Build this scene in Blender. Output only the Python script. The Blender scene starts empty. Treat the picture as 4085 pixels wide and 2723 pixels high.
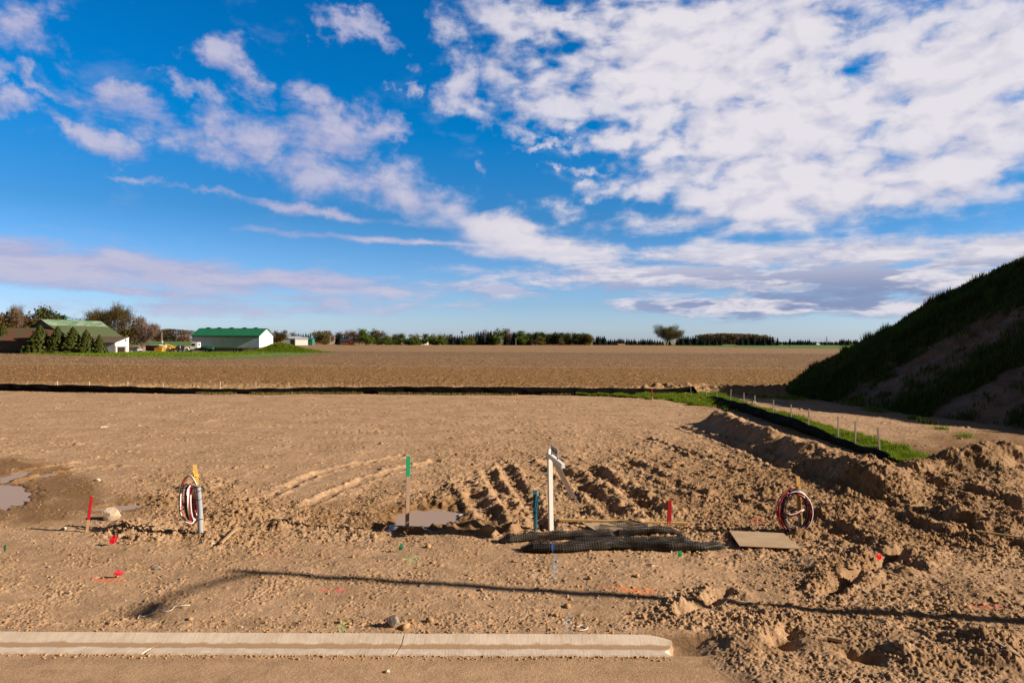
import bpy, bmesh, math, random
import numpy as np
from mathutils import Vector, Matrix, Euler

# ------------------------------------------------------------------ camera, sky, sun, exposure
SC = bpy.context.scene
F = 2723.0; CX = 2042.5; HY = 1359.0; ROLL = 0.0044; H = 3.8
SUN_EL = math.radians(25.0)
SUN_AZ = math.radians(99.5)                      # clockwise from +Y
SUN_DIR = Vector((math.sin(SUN_AZ)*math.cos(SUN_EL), math.cos(SUN_AZ)*math.cos(SUN_EL), math.sin(SUN_EL)))

cam_d = bpy.data.cameras.new('camera'); cam = bpy.data.objects.new('camera', cam_d)
SC.collection.objects.link(cam); SC.camera = cam
cam_d.sensor_width = 36.0; cam_d.lens = 36.0*F/4085.0
cam_d.clip_start = 0.05; cam_d.clip_end = 20000.0
PITCH = math.atan((1361.5-HY)/F)
cam.matrix_world = Matrix.Translation((0, 0, H)) @ Euler((math.pi/2-PITCH, 0, 0)).to_matrix().to_4x4() @ Matrix.Rotation(ROLL, 4, 'Z')

SC.render.engine = 'CYCLES'
SC.view_settings.view_transform = 'Standard'; SC.view_settings.look = 'None'
SC.view_settings.gamma = 1.0; SC.view_settings.use_curve_mapping = False
EXPO = 0.80
SC.view_settings.exposure = EXPO

sun_d = bpy.data.lights.new('sun', 'SUN'); sun = bpy.data.objects.new('sun', sun_d)
SC.collection.objects.link(sun)
sun_d.energy = 5.0; sun_d.angle = math.radians(0.53); sun_d.color = (1.0, 0.875, 0.71)
sun.rotation_euler = (-SUN_DIR).to_track_quat('-Z', 'Y').to_euler()

V2S = 4085.0/2352.0                              # 2352-wide working view -> photograph pixels

def px_dir(vx, vy):
    dx = vx*V2S-CX; dy = vy*V2S-HY
    a = dx+ROLL*dy; b = dy-ROLL*dx
    return a/F, -b/F                              # x/y, z/y
def G(vx, vy, z=0.0):
    u, w = px_dir(vx, vy); y = (z-H)/w
    return (u*y, y)
def P(vx, vy, y):
    u, w = px_dir(vx, vy)
    return Vector((u*y, y, H+w*y))
def projV(x, y, z=0.0):
    a = F*x/y; b = F*(H-z)/y
    return (CX+a-ROLL*b)/V2S, (HY+ROLL*a+b)/V2S

# ---- node helper
class NT:
    def __init__(s, tree): s.t = tree; s.n = tree.nodes; s.l = tree.links; tree.nodes.clear()
    def new(s, typ, ins=None, **props):
        n = s.n.new(typ)
        for k, v in props.items(): setattr(n, k, v)
        for k, v in (ins or {}).items(): s.put(n.inputs[k], v)
        return n
    def put(s, sock, v):
        if isinstance(v, bpy.types.NodeSocket): s.l.new(v, sock)
        elif isinstance(v, bpy.types.Node): s.l.new(v.outputs[0], sock)
        else: sock.default_value = v
    def math(s, op, a, b=None, c=None, clamp=False):
        n = s.new('ShaderNodeMath', operation=op); n.use_clamp = clamp
        for i, v in enumerate((a, b, c)):
            if v is not None: s.put(n.inputs[i], v)
        return n.outputs[0]
    def vmath(s, op, a, b=None, out=0, scale=None):
        n = s.new('ShaderNodeVectorMath', operation=op)
        s.put(n.inputs[0], a)
        if b is not None: s.put(n.inputs[1], b)
        if scale is not None: s.put(n.inputs['Scale'], scale)
        return n.outputs[out]
    def noise(s, vec, scale, detail=6, rough=0.55, dist=0.0, lac=2.0):
        n = s.new('ShaderNodeTexNoise', {'Vector': vec, 'Scale': scale, 'Detail': detail, 'Roughness': rough, 'Distortion': dist, 'Lacunarity': lac})
        return n.outputs['Fac']
    def ramp(s, v, lo, hi, a=0.0, b=1.0, smooth=True):
        n = s.new('ShaderNodeMapRange', {0: v, 1: lo, 2: hi, 3: a, 4: b}, interpolation_type='SMOOTHSTEP' if smooth else 'LINEAR')
        return n.outputs[0]
    def mixc(s, f, a, b, blend='MIX'):
        n = s.new('ShaderNodeMix', data_type='RGBA', blend_type=blend)
        s.put(n.inputs[0], f); s.put(n.inputs[6], a); s.put(n.inputs[7], b)
        return n.outputs[2]

def col(r, g, b): return (r, g, b, 1.0)

# ---- world: Nishita sky with a procedural cloud deck, all laid out by compass direction
world = bpy.data.worlds.new('World'); SC.world = world; world.use_nodes = True
world.cycles.sampling_method = 'MANUAL'; world.cycles.sample_map_resolution = 512
w = NT(world.node_tree)
SKY_K = 0.05
sky = w.new('ShaderNodeTexSky', sky_type='NISHITA')
sky.sun_disc = False; sky.sun_elevation = SUN_EL; sky.sun_rotation = SUN_AZ
sky.air_density = 1.0; sky.dust_density = 0.6; sky.ozone_density = 2.2
tc = w.new('ShaderNodeTexCoord'); dirv = tc.outputs['Generated']
sep = w.new('ShaderNodeSeparateXYZ', {0: dirv}); dx_, dy_, dz_ = sep.outputs
az = w.math('ARCTAN2', dx_, dy_)                                  # 0 = straight ahead
hyp = w.math('SQRT', w.math('ADD', w.math('MULTIPLY', dx_, dx_), w.math('MULTIPLY', dy_, dy_)))
tel = w.math('DIVIDE', dz_, w.math('MAXIMUM', hyp, 0.02))        # tan elevation
ae = w.new('ShaderNodeCombineXYZ', {0: az, 1: tel, 2: 0.0}).outputs[0]
zc = w.math('ADD', w.math('MAXIMUM', dz_, 0.0), 0.11)
deck = w.new('ShaderNodeCombineXYZ', {0: w.math('DIVIDE', dx_, zc), 1: w.math('DIVIDE', dy_, zc), 2: 0.0}).outputs[0]

# cloud banks: centre / radii in working-view pixels, converted to azimuth and tan(elevation)
BANKS = [ (330, 275, 210, 60, 18, .62), (690, 310, 150, 80, 0, .66), (730, 400, 170, 60, 10, .66), (470, 330, 200, 45, 5, .60), (850, 400, 120, 60, 20, .62), (1000, 470, 120, 36, 12, .62), (1180, 250, 70, 50, 0, .6), (1430, 330, 130, 60, 10, .75), (1480, 430, 120, 40, 0, .75),
 # cx, cy, rx, ry, tilt(deg, clockwise in view), weight
 (40, 60, 125, 75, 15, .72), (90, 192, 120, 26, 12, .60), (10, 240, 75, 36, 15, .62),
 (245, 215, 75, 32, 0, .62), (175, 295, 150, 34, 18, .72), (260, 345, 120, 26, 14, .62),
 (430, 190, 90, 40, 35, .66), (545, 160, 88, 62, 60, .80), (500, 260, 120, 60, 20, .66), (400, 300, 160, 55, 10, .60),
 (600, 330, 120, 45, 0, .72), (740, 260, 80, 60, 60, .72), (800, 320, 130, 75, 10, .82), (880, 320, 60, 50, 0, .72),
 (820, 420, 150, 50, 10, .76), (930, 460, 140, 40, 12, .72), (640, 380, 130, 22, 5, .45),
 (760, 492, 230, 15, 4, .70), (470, 440, 240, 12, 6, .62), (1000, 500, 90, 30, 10, .52), (570, 465, 120, 14, 8, .45),
 (900, 553, 330, 11, 2, .72), (1080, 575, 110, 14, 6, .60),
 (790, 58, 130, 36, 20, .66), (860, 90, 90, 24, 22, .60), (924, 181, 34, 22, 0, .58),
 (1055, 170, 70, 60, 50, .70), (1090, 240, 90, 46, 20, .66), (1030, 60, 60, 50, 20, .60),
 (1290, 60, 250, 70, 10, .82), (1300, 200, 190, 80, 12, .78), (1290, 260, 120, 45, 20, .66),
 (1240, 316, 60, 13, 0, .55), (1345, 345, 60, 22, 10, .55), (1130, 380, 24, 20, 0, .5), (1255, 372, 30, 9, 0, .48),
 (1340, 395, 70, 14, 10, .55), (1410, 440, 110, 22, 0, .66),
 (1620, 120, 430, 200, 0, 1.2), (1760, 300, 430, 170, 0, 1.2), (1850, 430, 440, 100, 0, 1.15), (2200, 200, 340, 240, 0, 1.25),
 (2150, 400, 240, 90, 0, .95), (1560, 510, 190, 36, 0, .72), (1800, 510, 240, 36, 0, .78), (2330, 300, 150, 110, 0, .95),
 (1150, 525, 115, 46, 8, 1.1), (1270, 572, 220, 42, 8, 1.1), (1290, 485, 90, 22, 0, .6), (1620, 560, 60, 18, 0, .6),
 (1700, 588, 440, 34, 0, .92), (2000, 585, 350, 42, -3, 1.0), (2280, 590, 280, 58, -4, 1.1),
 (1500, 640, 440, 42, 2, 1.1), (1900, 648, 450, 48, 0, 1.12), (2250, 655, 350, 54, 0, 1.12), (1750, 698, 500, 28, 0, .95), (2150, 705, 340, 26, 0, .92),
 (60, 605, 360, 58, 2, 1.1), (400, 625, 330, 46, 5, 1.0), (760, 652, 380, 30, 4, .92), (300, 668, 420, 14, 3, .8), (1100, 665, 300, 20, 2, .70),
 (60, 648, 200, 10, 0, .6), (560, 706, 460, 24, 0, .72), (720, 690, 220, 22, 0, .66), (250, 710, 260, 12, 0, .5), (1000, 705, 180, 12, 0, .55),
]
wn = w.new('ShaderNodeTexNoise', {'Vector': ae, 'Scale': 11.0, 'Detail': 5.0, 'Roughness': 0.62}, noise_dimensions='2D')
wamp = w.ramp(tel, 0.13, 0.30, 0.16, 1.0)
woff = w.vmath('MULTIPLY', w.vmath('SUBTRACT', wn.outputs['Color'], (0.5, 0.5, 0.5)), (0.17, 0.12, 0.0))
aew = w.vmath('ADD', ae, w.vmath('MULTIPLY', woff, w.new('ShaderNodeCombineXYZ', {0: wamp, 1: wamp, 2: 0.0}).outputs[0]))
cov = None
for (cx, cy, rx, ry, tilt, wt) in BANKS:
    u, ww = px_dir(cx, cy); a0 = math.atan(u); e0 = ww/math.sqrt(1+u*u)
    u1, w1 = px_dir(cx+rx, cy); sx = abs(math.atan(u1)-a0); u2, w2 = px_dir(cx, cy-ry); sy = abs(w2-ww)/math.sqrt(1+u*u)
    # tilt is applied in view scale, so use one common scale and squash
    vin = aew
    if cov is not None:                            # chained one after the other (keeps the shader small)
        n_ = w.new('ShaderNodeVectorMath', operation='MULTIPLY_ADD'); w.put(n_.inputs[0], cov); n_.inputs[1].default_value = (1e-6, 1e-6, 0); w.put(n_.inputs[2], aew); vin = n_.outputs[0]
    mp = w.new('ShaderNodeMapping', {'Vector': vin, 'Location': (a0, e0, 0), 'Rotation': (0, 0, -math.radians(tilt)), 'Scale': (sx*1.42, sy*1.42, 1)}, vector_type='TEXTURE')
    d = w.vmath('LENGTH', mp.outputs[0], out=1)
    m = w.ramp(d, 1.15, 0.0, 0.0, wt)
    cov = m if cov is None else w.math('SMOOTH_MAX', cov, m, 0.12)
# deck noise gives the dappled field overhead; bank noise (by direction) shapes the lower, flatter banks
def N2(vec, scale, detail, rough, dist=0.0):
    n = w.new('ShaderNodeTexNoise', {'Vector': vec, 'Scale': scale, 'Detail': detail, 'Roughness': rough, 'Distortion': dist}, noise_dimensions='2D')
    return n.outputs['Fac']
bankv = w.new('ShaderNodeMapping', {'Vector': ae, 'Rotation': (0, 0, -0.10), 'Scale': (1.0, 1.7, 1.0)}, vector_type='POINT').outputs[0]
bankl = w.new('ShaderNodeMapping', {'Vector': ae, 'Rotation': (0, 0, 0.03), 'Scale': (1.0, 4.2, 1.0)}, vector_type='POINT').outputs[0]
low = w.ramp(tel, 0.06, 0.17, 1.0, 0.0)
lown = w.ramp(tel, 0.07, 0.22, 1.0, 0.0)
right = w.ramp(az, -0.30, 0.10)
def cloud_noise(off):
    dv = w.vmath('ADD', deck, (off*2.2, off*1.2, 0)) if off else deck
    bv = w.vmath('ADD', bankv, (off*0.25, off*0.5, 0)) if off else bankv
    bl = w.vmath('ADD', bankl, (off*0.2, off*0.6, 0)) if off else bankl
    nd = N2(dv, 2.6, 5, 0.5, 0.2)
    np_ = N2(bv, 22.0, 5, 0.48, 0.2)
    nd = w.math('ADD', w.math('MULTIPLY', nd, 0.36), w.math('MULTIPLY', np_, 0.64))
    nb = N2(bv, 9.0, 9, 0.60, 0.2)
    nl = N2(bl, 8.0, 9, 0.66, 0.25)
    up = w.new('ShaderNodeMix', data_type='FLOAT', )
    w.put(up.inputs[0], right); w.put(up.inputs[2], nb); w.put(up.inputs[3], nd)
    mm = w.new('ShaderNodeMix', data_type='FLOAT')
    w.put(mm.inputs[0], lown); w.put(mm.inputs[2], up.outputs[0]); w.put(mm.inputs[3], nl)
    return mm.outputs[0]
nz = cloud_noise(0.0)
nz2 = cloud_noise(0.07)
dens = w.math('ADD', w.math('MULTIPLY', cov, 1.62), w.math('MULTIPLY', w.math('SUBTRACT', nz, 0.5), w.ramp(right, 0, 1, 2.9, 3.9)))
alpha = w.ramp(dens, 0.22, 1.35)
alpha = w.math('MULTIPLY', alpha, w.ramp(cov, 0.0, 0.22))
alpha = w.math('MULTIPLY', alpha, w.ramp(cov, 0.3, 0.95, 0.80, 0.985))
light = w.ramp(w.math('SUBTRACT', nz, nz2), -0.24, 0.20)         # lit toward the sun
body = w.ramp(dens, 0.5, 2.1)                                      # thicker parts are whiter
bright = w.mixc(right, col(.55, .54, .70), col(.80, .76, .81))
grey = w.mixc(right, col(.31, .34, .60), col(.46, .48, .65))
greyl = w.mixc(w.ramp(az, -0.2, 0.5), col(.36, .42, .66), col(.24, .30, .49))
lit_ = w.math('ADD', w.math('MULTIPLY', light, 0.60), w.math('MULTIPLY', body, 0.62), clamp=True)
shade = w.math('MULTIPLY', w.math('SUBTRACT', 1.0, w.math('MULTIPLY', lit_, w.ramp(low, 0.0, 1.0, 1.0, .92))), w.math('ADD', 0.85, w.math('MULTIPLY', low, 0.15)))
strk = w.math('MULTIPLY', w.math('MULTIPLY', low, w.ramp(az, -.25, .25, .35, 1.0)), w.ramp(N2(w.vmath('ADD', w.vmath('MULTIPLY', bankl, (1.0, 1.25, 1.0)), (3.1, 7.7, 0)), 7.5, 5, .55), .42, .56))
shade = w.math('MAXIMUM', shade, w.math('MULTIPLY', strk, 1.0))
cl = w.mixc(shade, bright, w.mixc(low, grey, greyl))
# clear air: the sky texture pulled toward the deep polarised blue of the photograph
skyc = w.vmath('SCALE', sky.outputs[0], scale=SKY_K)
tint = w.new('ShaderNodeValToRGB', {0: tel})
cr = tint.color_ramp; cr.elements[0].position = 0.0; cr.elements[0].color = col(.50, .62, .98)
cr.elements[1].position = 0.56; cr.elements[1].color = col(0.0, .33, .62)
for pos, c_ in ((.05, (.335, .46, .73)), (.175, (.11, .33, .54)), (.30, (.004, .355, .63))):
    e = cr.elements.new(pos); e.color = col(*c_)
skyc = w.mixc(1.0, skyc, w.vmath('SCALE', tint.outputs[0], scale=2.70), 'MULTIPLY')
# unseen sky behind and overhead is dimmed to cut ambient light and deepen shadows
away = w.math('MAXIMUM', w.ramp(w.math('ABSOLUTE', az), 0.85, 1.35), w.ramp(tel, 0.62, 1.0))
skyd = w.vmath('SCALE', w.mixc(1.0, sky.outputs[0], col(.80, .58, .44), 'MULTIPLY'), scale=SKY_K*0.55)
skyc = w.mixc(away, skyc, skyd)
K = 1.0/(2**EXPO)
cloudc = w.vmath('SCALE', cl, scale=K)
final = w.mixc(alpha, skyc, cloudc)
bg = w.new('ShaderNodeBackground', {'Color': w.vmath('SCALE', final, scale=1.0/SKY_K), 'Strength': SKY_K})
wo = w.new('ShaderNodeOutputWorld', {'Surface': bg})

# ------------------------------------------------------------------ helpers
COLL = SC.collection
rng = np.random.default_rng(7)
random.seed(11)
M = {}
def mat(name, color, rough=0.8, var=0.0, vscale=6.0, color2=None, bump=0.0, bscale=40.0, metal=0.0, spec=0.3, attr=False, stretch=None):
    m = bpy.data.materials.new(name); m.use_nodes = True
    t = NT(m.node_tree)
    tcd = t.new('ShaderNodeTexCoord').outputs['Object']
    if stretch: tcd = t.new('ShaderNodeMapping', {'Vector': tcd, 'Scale': stretch}).outputs[0]
    c = col(*color)
    if color2 is not None or var:
        c2 = col(*(color2 or [v*(1-var) for v in color]))
        f = t.ramp(t.noise(tcd, vscale, 5, 0.6), 0.32, 0.68)
        c = t.mixc(f, c, c2)
    b = t.new('ShaderNodeBsdfPrincipled', {'Base Color': c, 'Roughness': rough, 'Metallic': metal, 'Specular IOR Level': spec})
    if bump:
        bn = t.new('ShaderNodeBump', {'Height': t.noise(tcd, bscale, 4, 0.6), 'Strength': bump, 'Distance': 0.02})
        t.put(b.inputs['Normal'], bn.outputs[0])
    t.new('ShaderNodeOutputMaterial', {'Surface': b})
    M[name] = m
    return m

def link(o, parent=None):
    COLL.objects.link(o)
    if parent is not None: o.parent = parent
    return o
def tag(o, label=None, cat=None, group=None, kind=None):
    if label: o['label'] = label
    if cat: o['category'] = cat
    if group: o['group'] = group
    if kind: o['kind'] = kind
    return o
def thing(name, label, cat, loc=(0, 0, 0), rz=0.0, group=None, rot=None):
    o = bpy.data.objects.new(name, None); o.empty_display_size = 0.1
    o.location = loc; o.rotation_euler = rot or (0, 0, rz)
    link(o); tag(o, label, cat, group); return o
def copy_tree(o, parent=None):
    c = o.copy(); COLL.objects.link(c)
    if parent is not None: c.parent = parent
    for ch in list(o.children): copy_tree(ch, c)
    return c

class MB:
    def __init__(s): s.v = []; s.f = []
    def add(s, vs, fs):
        n = len(s.v); s.v.extend([tuple(v) for v in vs]); s.f.extend([tuple(i+n for i in f) for f in fs]); return s
    def box(s, c, d, rz=0.0, mtx=None):
        hx, hy, hz = d[0]/2, d[1]/2, d[2]/2
        vs = [Vector((x, y, z)) for x in (-hx, hx) for y in (-hy, hy) for z in (-hz, hz)]
        if mtx is None: mtx = Matrix.Translation(c or (0, 0, 0)) @ Matrix.Rotation(rz, 4, 'Z')
        vs = [mtx @ v for v in vs]
        return s.add(vs, [(0, 1, 3, 2), (4, 6, 7, 5), (0, 4, 5, 1), (2, 3, 7, 6), (0, 2, 6, 4), (1, 5, 7, 3)])
    def prism(s, pts, axis_vec):
        """closed outline (list of Vector) extruded by axis_vec"""
        n = len(pts); a = [Vector(p) for p in pts]; b = [p+Vector(axis_vec) for p in a]
        fs = [tuple(range(n))[::-1], tuple(range(n, 2*n))]+[(i, (i+1) % n, n+(i+1) % n, n+i) for i in range(n)]
        return s.add(a+b, fs)
    def tube(s, pts, r, n=8, caps=True):
        pts = [Vector(p) for p in pts]; k = len(pts)
        rs = r if hasattr(r, '__len__') else [r]*k
        vs = []; up = None
        for i, p in enumerate(pts):
            t = (pts[min(i+1, k-1)]-pts[max(i-1, 0)])
            if t.length < 1e-9: t = Vector((0, 0, 1))
            t.normalize()
            if up is None:
                up = t.orthogonal().normalized()
            up = (up-t*up.dot(t));
            if up.length < 1e-6: up = t.orthogonal()
            up.normalize(); bi = t.cross(up)
            for j in range(n):
                a = 2*math.pi*j/n
                vs.append(p+(up*math.cos(a)+bi*math.sin(a))*rs[i])
        fs = [(i*n+j, i*n+(j+1) % n, (i+1)*n+(j+1) % n, (i+1)*n+j) for i in range(k-1) for j in range(n)]
        if caps: fs += [tuple(range(n))[::-1], tuple(range((k-1)*n, k*n))]
        return s.add(vs, fs)
    def cyl(s, a, b, r, n=12, r2=None): return s.tube([a, b], [r, r if r2 is None else r2], n)
    def build(s, name, m, parent=None, smooth=False, bevel=0.0):
        me = bpy.data.meshes.new(name); me.from_pydata(s.v, [], s.f); me.validate(); 
        bm = bmesh.new(); bm.from_mesh(me); bmesh.ops.recalc_face_normals(bm, faces=bm.faces)
        if bevel: bmesh.ops.bevel(bm, geom=[e for e in bm.edges], offset=bevel, segments=2, affect='EDGES', profile=0.6)
        bm.to_mesh(me); bm.free()
        me.materials.append(M[m] if isinstance(m, str) else m)
        if smooth: me.polygons.foreach_set('use_smooth', [True]*len(me.polygons))
        return link(bpy.data.objects.new(name, me), parent)

def np_mesh(name, verts, quads=None, tris=None, m=None, parent=None, smooth=False, colors=None):
    """fast mesh from numpy arrays"""
    me = bpy.data.meshes.new(name)
    verts = np.asarray(verts, np.float32); me.vertices.add(len(verts)); me.vertices.foreach_set('co', verts.ravel())
    loops = []; starts = []; tot = 0
    if quads is not None and len(quads):
        q = np.asarray(quads, np.int32); loops.append(q.ravel()); starts.append(np.arange(len(q), dtype=np.int32)*4); tot = len(q)*4
    if tris is not None and len(tris):
        t = np.asarray(tris, np.int32); loops.append(t.ravel()); starts.append(tot+np.arange(len(t), dtype=np.int32)*3)
    loops = np.concatenate(loops); starts = np.concatenate(starts)
    me.loops.add(len(loops)); me.loops.foreach_set('vertex_index', loops)
    me.polygons.add(len(starts)); me.polygons.foreach_set('loop_start', starts)
    if smooth: me.polygons.foreach_set('use_smooth', np.ones(len(starts), bool))
    me.update(calc_edges=True)
    for nm, arr in (colors or {}).items():
        at = me.color_attributes.new(nm, 'FLOAT_COLOR', 'POINT')
        a4 = np.ones((len(verts), 4), np.float32); a4[:, :arr.shape[1]] = arr
        at.data.foreach_set('color', a4.ravel())
    if m is not None: me.materials.append(M[m] if isinstance(m, str) else m)
    return link(bpy.data.objects.new(name, me), parent)

# ---- numpy noise
_perm = np.random.default_rng(3).permutation(4096).astype(np.int64)
_ga = np.random.default_rng(4).random(4096)*2*np.pi
_gx = np.cos(_ga).astype(np.float32); _gy = np.sin(_ga).astype(np.float32)
_r1 = np.random.default_rng(5).random(4096).astype(np.float32); _r2 = np.random.default_rng(6).random(4096).astype(np.float32)
_r3 = np.random.default_rng(8).random(4096).astype(np.float32); _r4 = np.random.default_rng(9).random(4096).astype(np.float32)
def _hash(ix, iy, seed): return _perm[(_perm[(ix+seed*131) & 4095]+iy) & 4095]
def perlin(x, y, seed=0):
    x = np.asarray(x, np.float32); y = np.asarray(y, np.float32)
    ix = np.floor(x).astype(np.int64); iy = np.floor(y).astype(np.int64)
    fx = x-ix; fy = y-iy
    u = fx*fx*fx*(fx*(fx*6-15)+10); v = fy*fy*fy*(fy*(fy*6-15)+10)
    def g(a, b):
        h = _hash(ix+a, iy+b, seed); return _gx[h]*(fx-a)+_gy[h]*(fy-b)
    n0 = g(0, 0)*(1-u)+g(1, 0)*u; n1 = g(0, 1)*(1-u)+g(1, 1)*u
    return (n0*(1-v)+n1*v)*1.5
def fbm(x, y, octs=4, seed=0, gain=0.5):
    s = 0; a = 1.0
    for o in range(octs):
        s = s+a*perlin(x*(2.03**o)+o*17.3, y*(2.03**o)-o*9.1, seed+o); a *= gain
    return s
def clods(x, y, cell, prob=1.0, seed=0, rmin=0.3, rmax=0.62, sharp=1.0):
    """bumpy lumps: the highest of the domes in the neighbouring cells, height in units of cell"""
    x = np.asarray(x, np.float32)/cell; y = np.asarray(y, np.float32)/cell
    wx_ = perlin(x*1.9, y*1.9, seed+200); wy_ = perlin(x*1.9+31, y*1.9+7, seed+201); x = x+.22*wx_; y = y+.22*wy_
    ix = np.floor(x).astype(np.int64); iy = np.floor(y).astype(np.int64)
    out = np.zeros(x.shape, np.float32)
    for a in (-1, 0, 1):
        for b in (-1, 0, 1):
            h = _hash(ix+a, iy+b, seed)
            cx = ix+a+_r1[h]; cy = iy+b+_r2[h]
            r = rmin+(rmax-rmin)*_r3[h]*_r3[h]
            an = _r4[h]*6.283; ca = np.cos(an); sa = np.sin(an)
            dx = x-cx; dy = y-cy
            d2 = ((dx*ca+dy*sa)/1.25)**2+((-dx*sa+dy*ca)*1.15)**2
            hh = np.maximum(0, 1-d2/(r*r))**.62*r*(0.55+0.6*_r1[(h*7+3) & 4095])*(1+.35*(dx*ca+dy*sa)/r)
            out = np.maximum(out, np.where(_r4[(h*5+1) & 4095] < prob, hh, 0))
    return out*cell
def sstep(a, b, v):
    t = np.clip((v-a)/(b-a), 0, 1); return t*t*(3-2*t)
def ell(vx, vy, cx, cy, rx, ry, tilt=0.0, soft=0.5):
    c, s = math.cos(math.radians(tilt)), math.sin(math.radians(tilt))
    dx = vx-cx; dy = vy-cy
    d = np.sqrt(((dx*c+dy*s)/rx)**2+((-dx*s+dy*c)/ry)**2)
    return 1-sstep(1-soft, 1+soft, d)
def seg_dist(x, y, pts):
    """distance to a polyline, signed side and run length"""
    best = np.full(np.shape(x), 1e9, np.float32); side = np.zeros(np.shape(x), np.float32); run = np.zeros(np.shape(x), np.float32); L = 0.0
    for (a, b) in zip(pts[:-1], pts[1:]):
        dx, dy = b[0]-a[0], b[1]-a[1]; l = math.hypot(dx, dy)
        t = np.clip(((x-a[0])*dx+(y-a[1])*dy)/(l*l), 0, 1)
        ex = x-(a[0]+t*dx); ey = y-(a[1]+t*dy); d = np.hypot(ex, ey)
        m = d < best
        side = np.where(m, np.sign(dx*ey-dy*ex), side); run = np.where(m, L+t*l, run); best = np.where(m, d, best); L += l
    return best, side, run

# ------------------------------------------------------------------ terrain
KERB_BACK = G(700, 1451.5, .03)[1]; KERB_FRONT = G(700, 1499.7, -.03)[1]; KERB_END = G(1532, 1480)[0]
FENCE_BACK = [G(-900, 897), G(0, 898), G(215, 901), G(500, 905), G(800, 904), G(1150, 906), G(1500, 906), G(1592, 907), G(2500, 907)]
PUDDLES = [ # V cx, cy, rx, ry, tilt, depth
    (5, 1137, 74, 27, -4, .075), (28, 1097, 40, 5, -14, .045), (108, 1089, 24, 4, 0, .035), (275, 1163, 62, 7, -5, .07), (975, 1186, 86, 25, -6, .11), (905, 1210, 40, 8, -10, .08)]
RUTS = [ # V polyline, half width m, depth, shoulder
    ([(1160, 1075), (1185, 1120), (1215, 1165), (1250, 1215)], .20, .15, .05),
    ([(1060, 1110), (1095, 1150), (1125, 1190), (1150, 1215)], .20, .12, .06),
    ([(1120, 1085), (1145, 1125), (1180, 1175)], .17, .09, .05),
    ([(1265, 1060), (1300, 1090), (1350, 1125), (1430, 1195)], .24, .17, .07),
    ([(1350, 1075), (1400, 1105), (1470, 1150), (1520, 1180)], .22, .15, .07),
    ([(1440, 1060), (1520, 1095), (1600, 1140)], .2, .12, .05),
    ([(1480, 1005), (1600, 1045), (1700, 1085)], .16, .08, .05),
    ([(1560, 980), (1660, 1015), (1740, 1050), (1800, 1080)], .18, .09, .05),
    ([(600, 1150), (660, 1118), (720, 1090), (800, 1068), (920, 1048)], .15, .06, .028),
    ([(700, 1165), (760, 1135), (830, 1105), (920, 1078), (1000, 1060)], .15, .06, .028),
    ([(0, 1118), (90, 1095), (180, 1078), (260, 1070)], .16, .05, .02),
    ([(0, 1098), (80, 1078), (190, 1062)], .14, .04, .015),
    ([(1740, 1150), (1850, 1190), (1960, 1240), (2080, 1300)], .22, .11, .07),
    ([(1960, 1130), (2060, 1170), (2200, 1220), (2352, 1260)], .24, .13, .08),
    ([(2050, 1100), (2170, 1135), (2352, 1180)], .22, .12, .08),
    ([(950, 1212), (1040, 1217), (1150, 1217)], .16, .13, .09),
]
RUTS = [([G(*p) for p in pl], w_, d_, s_) for pl, w_, d_, s_ in RUTS]
TRENCH = [([G(*p) for p in pl], w_, d_) for pl, w_, d_ in [
    ([(2075, 1262), (2010, 1302), (1940, 1338), (1895, 1362)], .10, .20), ([(1665, 1362), (1620, 1388), (1572, 1412)], .10, .08)]]
LUMPS = [ # V cx, cy, rx(m), ry(m), height
    (1905, 1305, .5, .45, .10), (1990, 1335, .26, .20, .12), (1565, 1396, .15, .12, .06), (1700, 1470, .45, .35, .06), (1790, 1468, .17, .22, -.26), (1815, 1450, .12, .14, -.12), (1745, 1470, .2, .2, .06),
    (1955, 1500, .10, .12, -.12), (2000, 1510, .12, .12, -.12), (2260, 1470, .5, .3, .12), (2120, 1280, .4, .3, .13), (2100, 1500, .4, .3, .10), (2300, 1520, .4, .25, .14), (2240, 1360, .5, .35, .08),
    (1840, 1232, .20, .12, .20), (1600, 1140, .9, .6, .10), (1960, 1180, .9, .6, .16), (1750, 1120, .8, .7, .12), (1480, 1215, .6, .2, -.02),
    (330, 1228, .5, .22, .10), (300, 1200, .3, .2, .10), (560, 1185, .6, .4, .10), (640, 1205, .6, .3, .08), (480, 1145, .5, .5, .07), (860, 1190, .4, .3, .05), (1060, 1130, .5, .4, .10), (1010, 1150, .3, .3, .08),
    (2290, 1215, 1.1, .6, .26), (2180, 1200, .8, .5, .14), (2352, 1160, 1.4, .8, .22), (1000, 1238, .9, .18, .06), (930, 1440, .16, .1, .07), (900, 1442, .12, .1, .06)]
LUMPS = [(G(a, b), rx, ry, h_) for a, b, rx, ry, h_ in LUMPS]
BERM = [G(1655, 957, .4), G(1740, 988, .45), G(1840, 1020, .5), G(1935, 1055, .5), G(2020, 1085, .5)]
MOUND = [(G(2310, 1012, 1.0), 1.7, .9, .62), (G(2225, 1040, .7), 1.4, .9, .34), (G(2120, 1062, .5), 1.2, .8, .26), (G(2040, 1072, .4), .9, .7, .20), (G(2440, 1005, 1.0), 1.8, 1.0, .62), (G(2340, 1075, .5), 2.0, .9, .22), (G(2200, 1100, .4), 1.6, .8, .16)]

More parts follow.
